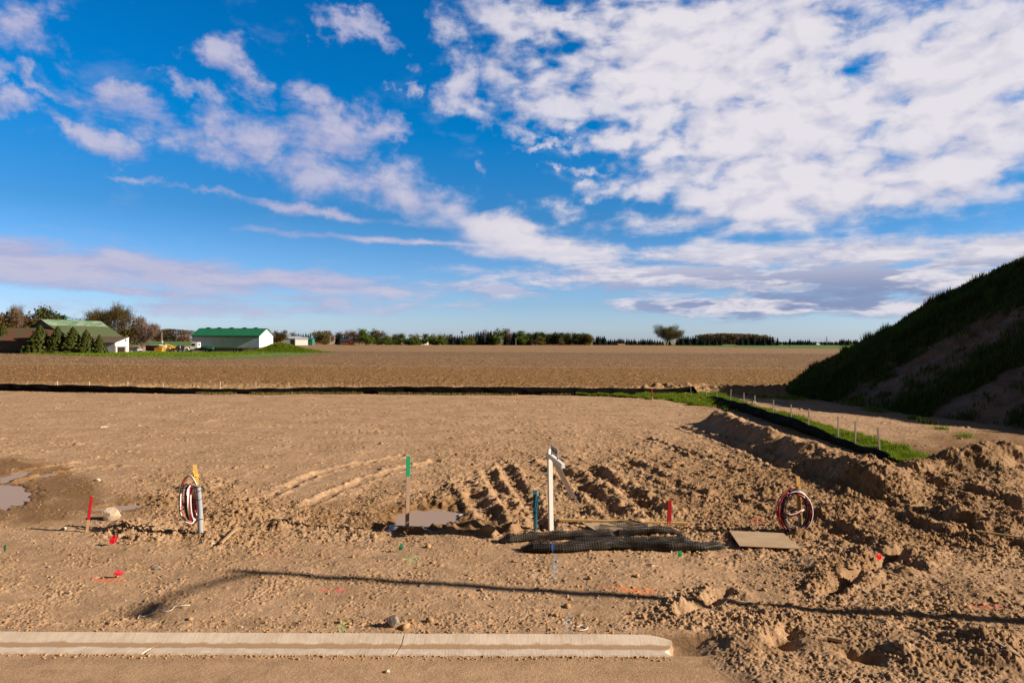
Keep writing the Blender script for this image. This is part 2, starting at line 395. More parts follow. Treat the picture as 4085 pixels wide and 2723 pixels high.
def rough_mask(vx, vy):
    r = np.maximum.reduce([
        ell(vx, vy, 500, 1180, 190, 80, 10, .45)*.9, ell(vx, vy, 330, 1222, 110, 26, 0, .5)*.95, ell(vx, vy, 720, 1200, 260, 44, 4, .5)*.75,
        ell(vx, vy, 880, 1150, 130, 50, -10, .5)*.6, ell(vx, vy, 1020, 1135, 130, 26, 0, .5)*.9, ell(vx, vy, 1290, 1140, 300, 100, 12, .5)*.75,
        ell(vx, vy, 1640, 1150, 330, 130, 12, .45)*.9, ell(vx, vy, 2080, 1180, 400, 120, 8, .45)*1.0, ell(vx, vy, 1960, 1300, 160, 60, -25, .5)*.8,
        ell(vx, vy, 2100, 1460, 420, 130, 0, .5)*.6, ell(vx, vy, 1740, 1460, 190, 70, 0, .5)*.75, ell(vx, vy, 1600, 1385, 120, 40, -15, .5)*.7,
        ell(vx, vy, 1450, 1010, 420, 40, 5, .6)*.25, ell(vx, vy, 1130, 1228, 160, 14, 0, .6)*.6, ell(vx, vy, 600, 1440, 800, 18, 0, .8)*.28,
        ell(vx, vy, 1200, 1300, 1300, 90, 0, .8)*.12, ell(vx, vy, 930, 1438, 60, 14, 0, .6)*.8])
    return r

def wet_shade_mask(vx, vy):
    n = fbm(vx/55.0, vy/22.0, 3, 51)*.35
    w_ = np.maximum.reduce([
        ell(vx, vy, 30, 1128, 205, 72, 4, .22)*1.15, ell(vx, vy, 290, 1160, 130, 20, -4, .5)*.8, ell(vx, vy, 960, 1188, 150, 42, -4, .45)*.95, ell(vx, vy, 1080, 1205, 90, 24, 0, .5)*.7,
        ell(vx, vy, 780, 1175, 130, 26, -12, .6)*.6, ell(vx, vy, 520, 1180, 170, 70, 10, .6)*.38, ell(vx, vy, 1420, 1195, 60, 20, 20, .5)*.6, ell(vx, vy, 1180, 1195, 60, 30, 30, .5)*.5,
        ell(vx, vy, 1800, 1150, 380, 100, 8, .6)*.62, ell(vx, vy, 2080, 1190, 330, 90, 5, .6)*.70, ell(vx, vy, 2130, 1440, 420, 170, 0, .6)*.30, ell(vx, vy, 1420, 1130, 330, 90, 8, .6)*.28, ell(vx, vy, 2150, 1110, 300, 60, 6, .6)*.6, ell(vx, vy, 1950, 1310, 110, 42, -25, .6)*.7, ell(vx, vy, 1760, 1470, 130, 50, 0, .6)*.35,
        ell(vx, vy, 2270, 1050, 230, 60, 0, .5)*1.0, ell(vx, vy, 1840, 1020, 230, 34, 20, .6)*.45, ell(vx, vy, 2020, 1085, 120, 26, 8, .6)*.7])  # mound and berm: damp tone that also paints in their shaded look
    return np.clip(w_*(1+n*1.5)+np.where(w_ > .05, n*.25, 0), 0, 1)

def puddle_dip(vx, vy):
    n = fbm(vx/26.0, vy/9.0, 3, 61)*.28
    d = np.zeros(np.shape(vx), np.float32)
    for cx, cy, rx, ry, tl, dep in PUDDLES:
        c, s = math.cos(math.radians(tl)), math.sin(math.radians(tl))
        ddx = vx-cx; ddy = vy-cy
        q = np.sqrt(((ddx*c+ddy*s)/rx)**2+((-ddx*s+ddy*c)/ry)**2)+n
        d = np.maximum(d, dep*(1-sstep(.55, 1.35, q)))
    return d

def lot_h(x, y, fine=True):
    x = np.asarray(x, np.float32); y = np.asarray(y, np.float32)
    ys = np.maximum(y, 5.5)
    vx, vy = projV(x, ys)
    R = rough_mask(vx, vy); W = wet_shade_mask(vx, vy); dip = puddle_dip(vx, vy)
    wetflat = sstep(.012, .05, dip)
    h = .022*fbm(x/3.1, y/3.1, 3, 1)+.012*fbm(x/.7, y/.7, 3, 5)
    big = fbm(x/1.1, y/1.1, 3, 9)
    rr = np.clip(R*(1+.7*fbm(x/.9, y/.9, 2, 13)), 0, 1.2)
    h = h+rr*.055*big
    # ruts and tread
    for i, (pl, w_, d_, s_) in enumerate(RUTS):
        dd, side, run = seg_dist(x, y, pl)
        wob = np.clip(.85+.75*perlin(run*1.5, dd*0+i*3.7, 20+i)+.3*perlin(run*4, dd*0+i, 21), 0, 1.5)
        dd = dd+.09*perlin(x*2.3, y*2.3, 31)+.04*perlin(x*7, y*7, 32)
        tread = .30*np.maximum(0, np.sin(run*2*math.pi/.16+dd*9*side))*np.exp(-(dd/w_)**2)
        edge = np.exp(-((dd-w_*1.7)/(w_*.55))**2)
        h = h-.78*d_*wob*np.exp(-(dd/w_)**3)*(1-.4*tread)+s_*edge*np.clip(.6+1.3*perlin(x*3, y*3, 41), 0, 2)
        rr = np.maximum(rr, .45*edge)
    # packed machine tracks across the pad
    for yy, amp in ((G(300, 990)[1], .020), (G(300, 1003)[1], .016), (G(300, 960)[1], .018), (G(300, 938)[1], .022), (G(300, 949)[1], .018), (G(300, 972)[1], .012), (G(300, 1022)[1], .010), (G(300, 926)[1], .02)):
        dd = y-yy-.02*x-.3*perlin(x/6, y*0+yy, 44)
        msk = sstep(-.15, .45, perlin(x/4.5, y*0+yy*3.1, 45)+.35*perlin(x/1.1, y/.4, 46))
        h = h-amp*msk*np.exp(-(dd/.40)**4)*(.5+np.maximum(0, np.sin(x*2*math.pi/.32+dd*4+1.8*perlin(x/1.6, y*0+yy, 47))))*(x < 9)
    for pl, w_, d_ in TRENCH:
        dd, side, run = seg_dist(x+.10*perlin(x*2.5, y*2.5, 46), y+.10*perlin(x*2.5+9, y*2.5, 47), pl)
        h = h-d_*np.exp(-(dd/w_)**2)+.045*np.exp(-((dd-.22)/.13)**2)*(.6+perlin(x*4, y*4, 48))
    for (cx, cy), rx, ry, hh in LUMPS:
        q = ((x-cx)/rx)**2+((y-cy)/ry)**2
        h = h+hh*np.exp(-q)*(1+.35*perlin(x*3.1, y*3.1, 49))
        if hh > .1: rr = np.maximum(rr, .8*np.exp(-q*.7))
        if hh < -.1: rr = rr*(1-.6*np.exp(-q))
    # berm and dug-out mounds on the right
    dd, side, run = seg_dist(x, y, BERM)
    bm_ = np.exp(-(dd/.75)**2)
    h = h+.58*bm_*(1+.25*fbm(x/.8, y/.8, 3, 52)); rr = np.maximum(rr, .55*bm_)
    for (cx, cy), rx, ry, hh in MOUND:
        q = ((x-cx)/rx)**2+((y-cy)/ry)**2; e = np.exp(-q)
        h = h+hh*e*(1+.30*fbm(x/.9, y/.9, 3, 53)); rr = np.maximum(rr, .9*np.exp(-q*.7))
    if fine:
        rr = rr*(1-.9*wetflat)
        h = h+rr*(.20*clods(x, y, .36, .6, 3)+.46*clods(x+.1*big, y, .17, .7, 4)+.85*clods(x, y, .085, .8, 6)+1.25*clods(x, y, .045, .85, 7)+.006*fbm(x*16, y*16, 2, 73))
        s_ = (1-.8*wetflat)
        pat = sstep(-.25, .5, fbm(x/.8, y/.8, 3, 71))
        h = h+s_*(.45*clods(x, y, .11, .12, 8, .2, .5)+.7*clods(x, y, .05, .34, 9, .25, .55)*(.25+pat)+.95*clods(x, y, .028, .6, 10)*(.3+pat))
        h = h+s_*sstep(14, 22, y)*(.55*clods(x, y, .12, .30, 14, .2, .55)+.5*clods(x, y, .22, .10, 15, .2, .5))*(.3+1.2*sstep(-.3, .6, fbm(x/2.2, y/.9, 3, 75)))
        h = h+s_*(.0045*fbm(x*8, y*8, 3, 72)*(.4+pat)+.004*fbm(x*22, y*22, 2, 74)*(.4+pat))
    # kerb strip, road bed
    back = sstep(KERB_BACK+.35, KERB_BACK+.02, y)
    on = sstep(KERB_END+.9, KERB_END+.1, x)
    h = h*(1-.72*back*on)+.012*back*on
    rd = sstep(KERB_FRONT+.10, KERB_FRONT+.02, y)*on
    under = sstep(KERB_BACK+.03, KERB_BACK-.02, y)*on*(1-rd)
    h = h*(1-rd)+(-.058+.22*(h-.0))*rd
    h = h*(1-under)+(-.16)*under
    return h-dip

PAINT = [ # V cx, cy, rx, ry, colour
    (237, 1331, 46, 4, (.75, .14, .08)), (262, 1330, 26, 7, (.70, .22, .08)), (765, 1355, 34, 3, (.75, .12, .12)), (779, 1353, 12, 4, (.8, .1, .12)), (1470, 1358, 46, 6, (.85, .20, .03)), (1440, 1352, 60, 3, (.75, .22, .06)),
    (2265, 1395, 40, 6, (.55, .10, .08)), (1740, 1200, 18, 3, (.7, .1, .1)), (788, 1440, 10, 16, (.35, .60, .15)), (945, 1285, 16, 7, (.25, .45, .18)), (1275, 1300, 5, 30, (.25, .40, .50)), (1305, 1432, 5, 22, (.25, .40, .50)),
    (620, 1275, 26, 3, (.6, .2, .14)), (1690, 1232, 30, 3, (.6, .15, .12))]
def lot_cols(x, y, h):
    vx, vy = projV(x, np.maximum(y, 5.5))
    W = wet_shade_mask(vx, vy); dip = puddle_dip(vx, vy); R = rough_mask(vx, vy)
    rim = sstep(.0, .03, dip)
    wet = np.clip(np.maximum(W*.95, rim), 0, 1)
    paint = np.zeros(x.shape+(4,), np.float32)
    nn = fbm(vx/9.0, vy/5.0, 3, 81)
    for cx, cy, rx, ry, c in PAINT:
        a = np.clip(ell(vx, vy, cx, cy, rx, ry, 2, .6)*(.55+1.3*nn), 0, 1)
        paint[..., :3] = np.where((a > paint[..., 3])[..., None], np.array(c, np.float32), paint[..., :3]); paint[..., 3] = np.maximum(paint[..., 3], a)
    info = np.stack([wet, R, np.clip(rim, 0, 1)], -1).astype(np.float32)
    return info, paint

def soil_material(name, dry1, dry2, wet_shade_c, paint=False):
    m = bpy.data.materials.new(name); m.use_nodes = True; t = NT(m.node_tree)
    pos = t.new('ShaderNodeNewGeometry').outputs['Position']
    info = t.new('ShaderNodeAttribute', attribute_name='info').outputs['Color']
    sp = t.new('ShaderNodeSeparateColor', {0: info}); wet, rgh, rim = sp.outputs
    n1 = t.noise(pos, .55, 4, .6); n2 = t.noise(pos, 7.0, 5, .65); n3 = t.noise(pos, 55.0, 3, .6)
    f = t.math('ADD', t.math('MULTIPLY', n1, .55), t.math('MULTIPLY', n2, .45))
    c = t.mixc(t.ramp(f, .36, .62), col(*dry1), col(*dry2))
    pt = t.math('MULTIPLY', t.ramp(t.noise(pos, 1.9, 7, .72), .50, .66), .42); stk = t.math('MULTIPLY', t.ramp(t.noise(t.new('ShaderNodeMapping', {'Vector': pos, 'Scale': (.22, 1.9, 1)}).outputs[0], 1.3, 6, .72), .48, .64), .30); c = t.mixc(stk, c, col(*[.72*v for v in dry2]))
    c = t.mixc(pt, c, col(*[.55*v for v in dry2]))
    sp2 = t.math('MULTIPLY', t.ramp(n3, .30, .72, .72, 1.26), t.ramp(t.noise(pos, 130.0, 2, .6), .3, .7, .82, 1.16))
    c = t.mixc(1.0, c, t.new('ShaderNodeCombineColor', {0: sp2, 1: sp2, 2: sp2}).outputs[0], 'MULTIPLY')
    stone = t.new('ShaderNodeTexVoronoi', {'Vector': pos, 'Scale': 16.0, 'Randomness': 1.0}, voronoi_dimensions='3D')
    isst = t.math('MULTIPLY', t.ramp(stone.outputs['Distance'], .20, .13), t.math('GREATER_THAN', t.new('ShaderNodeSeparateColor', {0: stone.outputs['Color']}).outputs[0], .90))
    c = t.mixc(t.math('MULTIPLY', isst, .55), c, col(.55, .47, .38))
    c = t.mixc(t.math('MULTIPLY', wet, t.ramp(n2, .2, .7, 1.0, .75)), c, col(*wet_shade_c))  # damp soil, plus the shade painted on mound and berm
    if paint:
        pa = t.new('ShaderNodeAttribute', attribute_name='paint')
        c = t.mixc(t.math('MULTIPLY', pa.outputs['Alpha'], .72), c, pa.outputs['Color'])
    r = t.ramp(wet, .3, 1.0, .95, .72)
    b = t.new('ShaderNodeBsdfPrincipled', {'Base Color': c, 'Roughness': r, 'Specular IOR Level': .12})
    hgt = t.math('ADD', t.math('MULTIPLY', t.noise(pos, 26.0, 5, .66), 1.0), t.math('MULTIPLY', t.noise(pos, 90.0, 3, .6), .45))
    bn = t.new('ShaderNodeBump', {'Height': hgt, 'Strength': .55, 'Distance': .022})
    t.put(b.inputs['Normal'], bn.outputs[0])
    t.new('ShaderNodeOutputMaterial', {'Surface': b}); M[name] = m; return m
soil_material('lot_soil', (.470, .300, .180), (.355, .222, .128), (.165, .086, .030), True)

def fan_grid(y0, y1, step, umax, extra, tail_front=()):
    """grid whose cells grow with distance, so nearby soil gets the finest relief"""
    k = step/682.6
    n = int(math.log(y1/y0)/math.log(1+k))+1
    ys = y0*(1+k)**np.arange(n+1)
    ys = np.concatenate([np.array(tail_front, np.float64), ys])
    us = np.arange(-umax, umax+k, k)
    ex = np.array(extra); us = np.concatenate([-ex[::-1]-umax, us, ex+us[-1]])
    Y, U = np.meshgrid(ys, us, indexing='ij')
    X = U*np.maximum(Y, 6.0)
    return X.astype(np.float32), Y.astype(np.float32)
def grid_quads(nr, nc, keep=None):
    idx = np.arange(nr*nc, dtype=np.int32).reshape(nr, nc)
    q = np.stack([idx[:-1, :-1], idx[:-1, 1:], idx[1:, 1:], idx[1:, :-1]], -1)
    return q[keep] if keep is not None else q.reshape(-1, 4)
def compact(verts, quads, cols=None):
    used = np.zeros(len(verts), bool); used[quads.ravel()] = True
    remap = np.cumsum(used)-1
    return verts[used], remap[quads].astype(np.int32), {k: v[used] for k, v in (cols or {}).items()}

LOT_STEP = 1.05
X, Y = fan_grid(6.2, 62.0, LOT_STEP, .80, [.03, .1, .3, .8, 2.0, 6.0], (-60, -20, -5, 0, 2.5, 4.2, 5.2))
Z = lot_h(X, Y)
far = (Y < 5.4) | (np.abs(X/np.maximum(Y, 6)) > 1.2)
Z = np.where(far & (Y < 5.4), -.058, Z)
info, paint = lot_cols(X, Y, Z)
fy = np.interp(X, [p[0] for p in FENCE_BACK], [p[1] for p in FENCE_BACK])
cY = (Y[:-1, :-1]+Y[1:, 1:])/2; cX = (X[:-1, :-1]+X[1:, 1:])/2; cF = (fy[:-1, :-1]+fy[1:, 1:])/2
verts = np.stack([X, Y, Z], -1).reshape(-1, 3)
cols = {'info': info.reshape(-1, 3), 'paint': paint.reshape(-1, 4)}
road = (cY < KERB_FRONT+.06) & (cX < KERB_END+.55)
inlot = (cY < cF+.35) & ~road
v_, q_, c_ = compact(verts, grid_quads(*X.shape, inlot), cols)
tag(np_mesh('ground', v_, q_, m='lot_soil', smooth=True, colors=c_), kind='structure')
v_, q_, c_ = compact(verts, grid_quads(*X.shape, road), cols)
tag(np_mesh('road', v_, q_, m='lot_soil', smooth=True, colors=c_), kind='structure')
del X, Y, Z, verts, cols, info, paint, v_, q_, c_

# puddle water: level sheets lying in the hollows
m = bpy.data.materials.new('muddy_water'); m.use_nodes = True; t = NT(m.node_tree)
pos = t.new('ShaderNodeNewGeometry').outputs['Position']
bn = t.new('ShaderNodeBump', {'Height': t.noise(pos, 6.0, 3, .5), 'Strength': .035, 'Distance': .02})
d0 = t.new('ShaderNodeBsdfDiffuse', {'Color': col(.37, .25, .175), 'Normal': bn.outputs[0]}); g0 = t.new('ShaderNodeBsdfGlossy', {'Color': col(.9, .85, .8), 'Roughness': .10, 'Normal': bn.outputs[0]})
b = t.new('ShaderNodeMixShader', {0: .13, 1: d0, 2: g0})
t.new('ShaderNodeOutputMaterial', {'Surface': b}); M['muddy_water'] = m
for cx, cy, rx, ry, tl, dep in PUDDLES[:5]:
    ring = []
    for k in range(40):
        a = 2*math.pi*k/40; ex, ey = rx*1.5*math.cos(a), ry*1.45*math.sin(a)
        c, s = math.cos(math.radians(tl)), math.sin(math.radians(tl))
        ring.append(G(cx+ex*c-ey*s, cy+ex*s+ey*c))
    ctr = G(cx, cy); mb = MB()
    hs = float(np.median(lot_h(np.array([p[0] for p in ring[::4]]), np.array([p[1] for p in ring[::4]]), False)))
    base = float(lot_h(np.array([ctr[0]]), np.array([ctr[1]]), False)[0])
    z = base+dep*.50
    mb.add([(ctr[0], ctr[1], z)]+[(p[0], p[1], z) for p in ring], [(0, i+1, (i+1) % 40+1) for i in range(40)])
    tag(mb.build('puddle', 'muddy_water'), kind='structure')

def gz(x, y, fine=True): return float(lot_h(np.array([x], np.float32), np.array([y], np.float32), fine)[0])

# ---- kerb with gutter
m = bpy.data.materials.new('kerb_concrete'); m.use_nodes = True; t = NT(m.node_tree)
pos = t.new('ShaderNodeNewGeometry').outputs['Position']; spx = t.new('ShaderNodeSeparateXYZ', {0: pos})
broom = t.noise(t.new('ShaderNodeMapping', {'Vector': pos, 'Scale': (38, 2.2, 4), 'Rotation': (0, 0, .16)}).outputs[0], 1.6, 5, .7)
n1 = t.noise(pos, 3.5, 5, .6)
c = t.mixc(t.ramp(n1, .35, .65), col(.64, .525, .43), col(.54, .43, .34))
c = t.mixc(t.ramp(broom, .42, .62, .0, .28), c, col(.25, .20, .15))
yw = t.math('ADD', spx.outputs[1], t.math('MULTIPLY', t.math('SUBTRACT', t.noise(pos, 5.0, 6, .7), .5), .16))
gut = t.math('MULTIPLY', t.ramp(yw, KERB_FRONT+.135, KERB_FRONT+.17), t.ramp(yw, KERB_FRONT+.305, KERB_FRONT+.265))
c = t.mixc(t.math('MULTIPLY', gut, .95), c, col(.36, .225, .125))
stain = t.ramp(t.noise(pos, 1.3, 6, .7), .56, .72, 0, .5)
c = t.mixc(stain, c, col(.36, .24, .14))
b = t.new('ShaderNodeBsdfPrincipled', {'Base Color': c, 'Roughness': .9, 'Specular IOR Level': .2})
bn = t.new('ShaderNodeBump', {'Height': t.math('ADD', t.math('MULTIPLY', broom, 1.0), t.math('MULTIPLY', t.noise(pos, 60, 3, .6), .35)), 'Strength': .30, 'Distance': .012})
t.put(b.inputs['Normal'], bn.outputs[0]); t.new('ShaderNodeOutputMaterial', {'Surface': b}); M['kerb_concrete'] = m
d_ = KERB_BACK-KERB_FRONT
PROF = [(0, -.30), (0, -.052), (.012, -.034), (.08, -.033), (.155, -.037), (.22, -.041), (.285, -.037), (.31, -.029), (.335, -.016), (d_-.055, .020), (d_-.025, .030), (d_-.006, .026), (d_, .010), (d_, -.30)]
def kerb_piece(x0, x1, slant, broken):
    n = max(2, int((x1-x0)/.03)); vs = []; fs = []; k = len(PROF)
    for i in range(n+1):
        x = x0+(x1-x0)*i/n
        for j, (py, pz) in enumerate(PROF):
            e = (1-i/n if slant else 0)*0
            xx = x+slant*(py-d_/2)/d_ if 0 < i < n or not broken or i == 0 else x+slant*(py-d_/2)/d_
            yy = KERB_FRONT+py; zz = pz
            edge = 1.0 if j in (1, 2) else .25
            jit = perlin(np.array([xx*14.]), np.array([j*3.3]), 90)[0]*.006*edge+perlin(np.array([xx*1.3]), np.array([j*.2]), 91)[0]*.004
            yy += jit; zz += jit*.6
            if broken:
                t_ = max(0., (xx-(x1-.28))/.28)
                xx += perlin(np.array([py*9.+2]), np.array([1.3]), 92)[0]*.09*t_+(.05 if .2 < py < .45 else -.02)*t_
                if j > 6: zz -= .03*t_*t_; yy -= .08*t_*t_*(py/d_)
            vs.append((xx, yy, zz))
    for i in range(n):
        for j in range(k-1): fs.append((i*k+j, (i+1)*k+j, (i+1)*k+j+1, i*k+j+1))
    fs.append(tuple(range(k))); fs.append(tuple(range(n*k, n*k+k))[::-1])
    return vs, fs
mb = MB()
j1 = G(352, 1480)[0]; j2 = G(918, 1480)[0]
for x0, x1, br in ((-16, j1-2.42, 0), (j1-2.40, j1-.007, 0), (j1+.007, j2-.007, 0), (j2+.007, KERB_END, 1)):
    mb.add(*kerb_piece(x0, x1, .12 if x1 < j2-.5 else .04, br))
kb = mb.build('kerb', 'kerb_concrete', smooth=False); tag(kb, kind='structure')

# ---- scattered soil crumbs and gravel (countless): jittered low stones merged into two meshes
def rock_proto(seed, n=1):
    bm = bmesh.new(); bmesh.ops.create_icosphere(bm, subdivisions=n, radius=1)
    r = np.random.default_rng(seed); 
    for v in bm.verts:
        v.co *= .75+.5*r.random(); 
    vs = np.array([v.co[:] for v in bm.verts], np.float32); fs = np.array([[v.index for v in f.verts] for f in bm.faces], np.int32); bm.free(); return vs, fs
PROT = [rock_proto(s) for s in range(8)]
def scatter_rocks(name, xs, ys, sizes, m, flat=.7, sink=.25):
    zs = lot_h(xs, ys)
    V_, T_ = [], []; off = 0; r = np.random.default_rng(17)
    which = r.integers(0, len(PROT), len(xs))
    for k, (pv, pf) in enumerate(PROT):
        s = which == k; n = s.sum()
        if not n: continue
        a = r.random(n)*6.283; ca, sa = np.cos(a), np.sin(a)
        sc = sizes[s][:, None]*np.stack([.8+.5*r.random(n), .7+.4*r.random(n), flat*(.7+.5*r.random(n))], -1)
        p = pv[None]*sc[:, None, :]
        q = np.stack([p[..., 0]*ca[:, None]-p[..., 1]*sa[:, None]+xs[s][:, None], p[..., 0]*sa[:, None]+p[..., 1]*ca[:, None]+ys[s][:, None], p[..., 2]+(zs[s]+sizes[s]*flat*(1-sink*2)*.6)[:, None]], -1)
        V_.append(q.reshape(-1, 3)); T_.append((pf[None]+(np.arange(n)*len(pv))[:, None, None]).reshape(-1, 3)+off); off += n*len(pv)
    return tag(np_mesh(name, np.concatenate(V_), tris=np.concatenate(T_), m=m), kind='stuff')
mat('clod_soil', (.46, .28, .145), .95, color2=(.33, .19, .09), vscale=9, bump=.5, bscale=60, spec=.15)
mat('pebble_stone', (.46, .37, .28), .85, color2=(.30, .21, .14), vscale=5, bump=.2, spec=.2)
def sample_lot(n, pw, y0=8.95, y1=40):
    out = []
    while sum(len(a) for a in out) < n:
        k = n*4
        y = y0*(y1/y0)**rng.random(k); u = (rng.random(k)*2-1)*.82
        x = u*y; vx, vy = projV(x, y); R = rough_mask(vx, vy)
        keep = (rng.random(k) < pw(R, y)) & (puddle_dip(vx, vy) < .02)
        out.append(np.stack([x, y], -1)[keep])
    return np.concatenate(out)[:n].astype(np.float32)
p = sample_lot(16000, lambda R, y: .012+.9*R*np.minimum(1, 16/y))
sz = .008+.026*rng.random(len(p))**3.0
sz = np.where(rng.random(len(p)) < .03, sz*2.0, sz).astype(np.float32)
kx = rng.uniform(-7.5, KERB_END, 700); ky = KERB_FRONT-.012-.11*rng.random(700)**2.2; kx2 = rng.uniform(-7.5, KERB_END, 420); ky2 = KERB_BACK+.01+.12*rng.random(420)**1.6
p = np.concatenate([p, np.stack([kx, ky], -1), np.stack([kx2, ky2], -1)]).astype(np.float32); sz = np.concatenate([sz, .006+.018*rng.random(1120)**3]).astype(np.float32)
scatter_rocks('soil_clods', p[:, 0], p[:, 1], sz, 'clod_soil', .75)
p = sample_lot(5000, lambda R, y: .25+.3*R)
sz = (.006+.020*rng.random(len(p))**5.0).astype(np.float32)
scatter_rocks('gravel', p[:, 0], p[:, 1], sz, 'pebble_stone', .6)

# ------------------------------------------------------------------ field beyond the fence, to the horizon
m = bpy.data.materials.new('field_soil'); m.use_nodes = True; t = NT(m.node_tree)
pos = t.new('ShaderNodeNewGeometry').outputs['Position']; sp_ = t.new('ShaderNodeSeparateXYZ', {0: pos})
yy = t.math('ADD', sp_.outputs[1], t.math('MULTIPLY', sp_.outputs[0], 0.05))
yw = t.math('ADD', yy, t.math('MULTIPLY', t.math('SUBTRACT', t.noise(pos, .05, 3, .6), .5), 14.0))
fa = t.noise(pos, .9, 5, .72); fb = t.noise(t.new('ShaderNodeMapping', {'Vector': pos, 'Scale': (.25, 1.2, 1)}).outputs[0], .9, 5, .65); fc = t.noise(pos, 9.0, 3, .7)
tilled = t.mixc(t.ramp(fa, .36, .64), col(.275, .150, .060), col(.170, .092, .034))
residue = t.ramp(t.noise(pos, 4.2, 4, .8), .56, .68)
stub = t.mixc(t.ramp(fb, .36, .64), col(.265, .155, .080), col(.165, .096, .050))
stub = t.mixc(t.math('MULTIPLY', residue, .75), stub, col(.50, .36, .22))
pale = t.mixc(t.ramp(fb, .35, .65), col(.38, .235, .11), col(.27, .16, .072))
darkb = t.ramp(yw, 150, 215, 0, .45)
c = t.mixc(t.ramp(yw, 84, 104), t.mixc(t.math('MULTIPLY', residue, .30), tilled, col(.40, .27, .12)), stub)
line = t.math('MULTIPLY', t.ramp(yy, 98.5, 99.4), t.ramp(yy, 101.2, 100.2))
c = t.mixc(t.math('MULTIPLY', line, .55), c, col(.40, .25, .10))
c = t.mixc(darkb, c, col(.15, .095, .062))
c = t.mixc(t.math('MULTIPLY', t.ramp(yw, 205, 250), .6), c, pale)
c = t.mixc(t.math('MULTIPLY', t.ramp(yy, 60, 52), .8), c, col(.40, .25, .13))
spk = t.ramp(fc, .3, .7, .72, 1.25)
c = t.mixc(1.0, c, t.new('ShaderNodeCombineColor', {0: spk, 1: spk, 2: spk}).outputs[0], 'MULTIPLY')
b = t.new('ShaderNodeBsdfPrincipled', {'Base Color': c, 'Roughness': .95, 'Specular IOR Level': .15})
bn = t.new('ShaderNodeBump', {'Height': t.math('ADD', t.noise(pos, 1.6, 5, .7), t.math('MULTIPLY', t.noise(pos, 6, 4, .7), .5)), 'Strength': .7, 'Distance': .20})
t.put(b.inputs['Normal'], bn.outputs[0]); t.new('ShaderNodeOutputMaterial', {'Surface': b}); M['field_soil'] = m

def field_h(x, y):
    near = sstep(64, 52, y)
    furrow = .018*np.sin((y+.05*x)*2*math.pi/.76)
    amp = sstep(260, 70, y)
    h = -.02+amp*(.035*fbm(x/1.6, y/1.6, 3, 101)+.55*clods(x, y, .30, .5, 102)+.45*clods(x, y, .16, .5, 103)+furrow)
    h = h+near*(.10*fbm(x/1.3, y/1.3, 3, 104)+.5*clods(x, y, .45, .6, 105))
    # the ploughed edge by the foot of the hill is heaped up
    h = h+.40*np.exp(-((y-53.5)/1.6)**2)*sstep(7, 12, x)*(.5+.9*np.abs(fbm(x/1.2, y/1.2, 3, 106)))
    return h
X, Y = fan_grid(46.5, 420.0, 1.35, .80, [.05, .2, .6, 1.5, 4.0], ())
Z = field_h(X, Y)
fy = np.interp(X, [p[0] for p in FENCE_BACK], [p[1] for p in FENCE_BACK])
cY = (Y[:-1, :-1]+Y[1:, 1:])/2; cF = (fy[:-1, :-1]+fy[1:, 1:])/2
verts = np.stack([X, Y, Z], -1).reshape(-1, 3)
v_, q_, _ = compact(verts, grid_quads(*X.shape, cY > cF+.2))
n0 = len(v_)
yL = float(Y[-1, 0])-2.0
fv = np.array([(-6000, yL, -.05), (6000, yL, -.05), (9000, 2000, -.05), (9000, 15000, -.05), (-9000, 15000, -.05), (-9000, 2000, -.05)], np.float32)
me_v = np.concatenate([v_, fv]); q_ = np.concatenate([q_, np.array([[n0, n0+1, n0+2, n0+5], [n0+5, n0+2, n0+3, n0+4]], np.int32)])
tag(np_mesh('field', me_v, q_, m='field_soil', smooth=True), kind='structure')

# green crop strip, far right, and farmyard lawn and drive
def flat_patch(name, pts, z, m, kind='structure'):
    mb = MB(); mb.add([(p[0], p[1], z) for p in pts], [tuple(range(len(pts)))]); return tag(mb.build(name, m), kind=kind)
mat('crop_green', (.085, .165, .018), .9, color2=(.06, .12, .012), vscale=.05)
mat('lawn_green', (.115, .190, .016), .9, color2=(.070, .125, .010), vscale=.15, bump=.6, bscale=1.5)
mat('gravel_drive', (.42, .34, .26), .95, color2=(.34, .27, .20), vscale=.5, bump=.3, bscale=6)
def D_(px, D): return ((px-CX)/F*D, D)
flat_patch('far_crop_field', [D_(2480, 900), D_(2560, 755), D_(2800, 562), D_(3000, 455), D_(3420, 400), D_(4400, 340), D_(4600, 1000), D_(2500, 1000)], .02, 'crop_green')
flat_patch('far_meadow', [D_(380, 450), D_(780, 440), D_(790, 1500), D_(560, 1500)], .02, 'crop_green')
lawn = [G(-60, 809.5), G(60, 812), G(200, 817), G(330, 821.5), G(430, 824), G(560, 823.5), G(640, 820), G(690, 815.5), G(740, 811.5), G(690, 808.5), G(620, 803.5), G(500, 803), G(420, 807), G(350, 808.5), G(240, 809.5), G(100, 807), G(-60, 804.5)]
flat_patch('lawn', lawn, .035, 'lawn_green')
flat_patch('farm_drive', [G(225, 815), G(330, 813.5), G(420, 809), G(500, 806.5), G(600, 806), G(600, 799.5), G(440, 797.5), G(300, 797.5), G(200, 800), G(205, 807)], .07, 'gravel_drive')

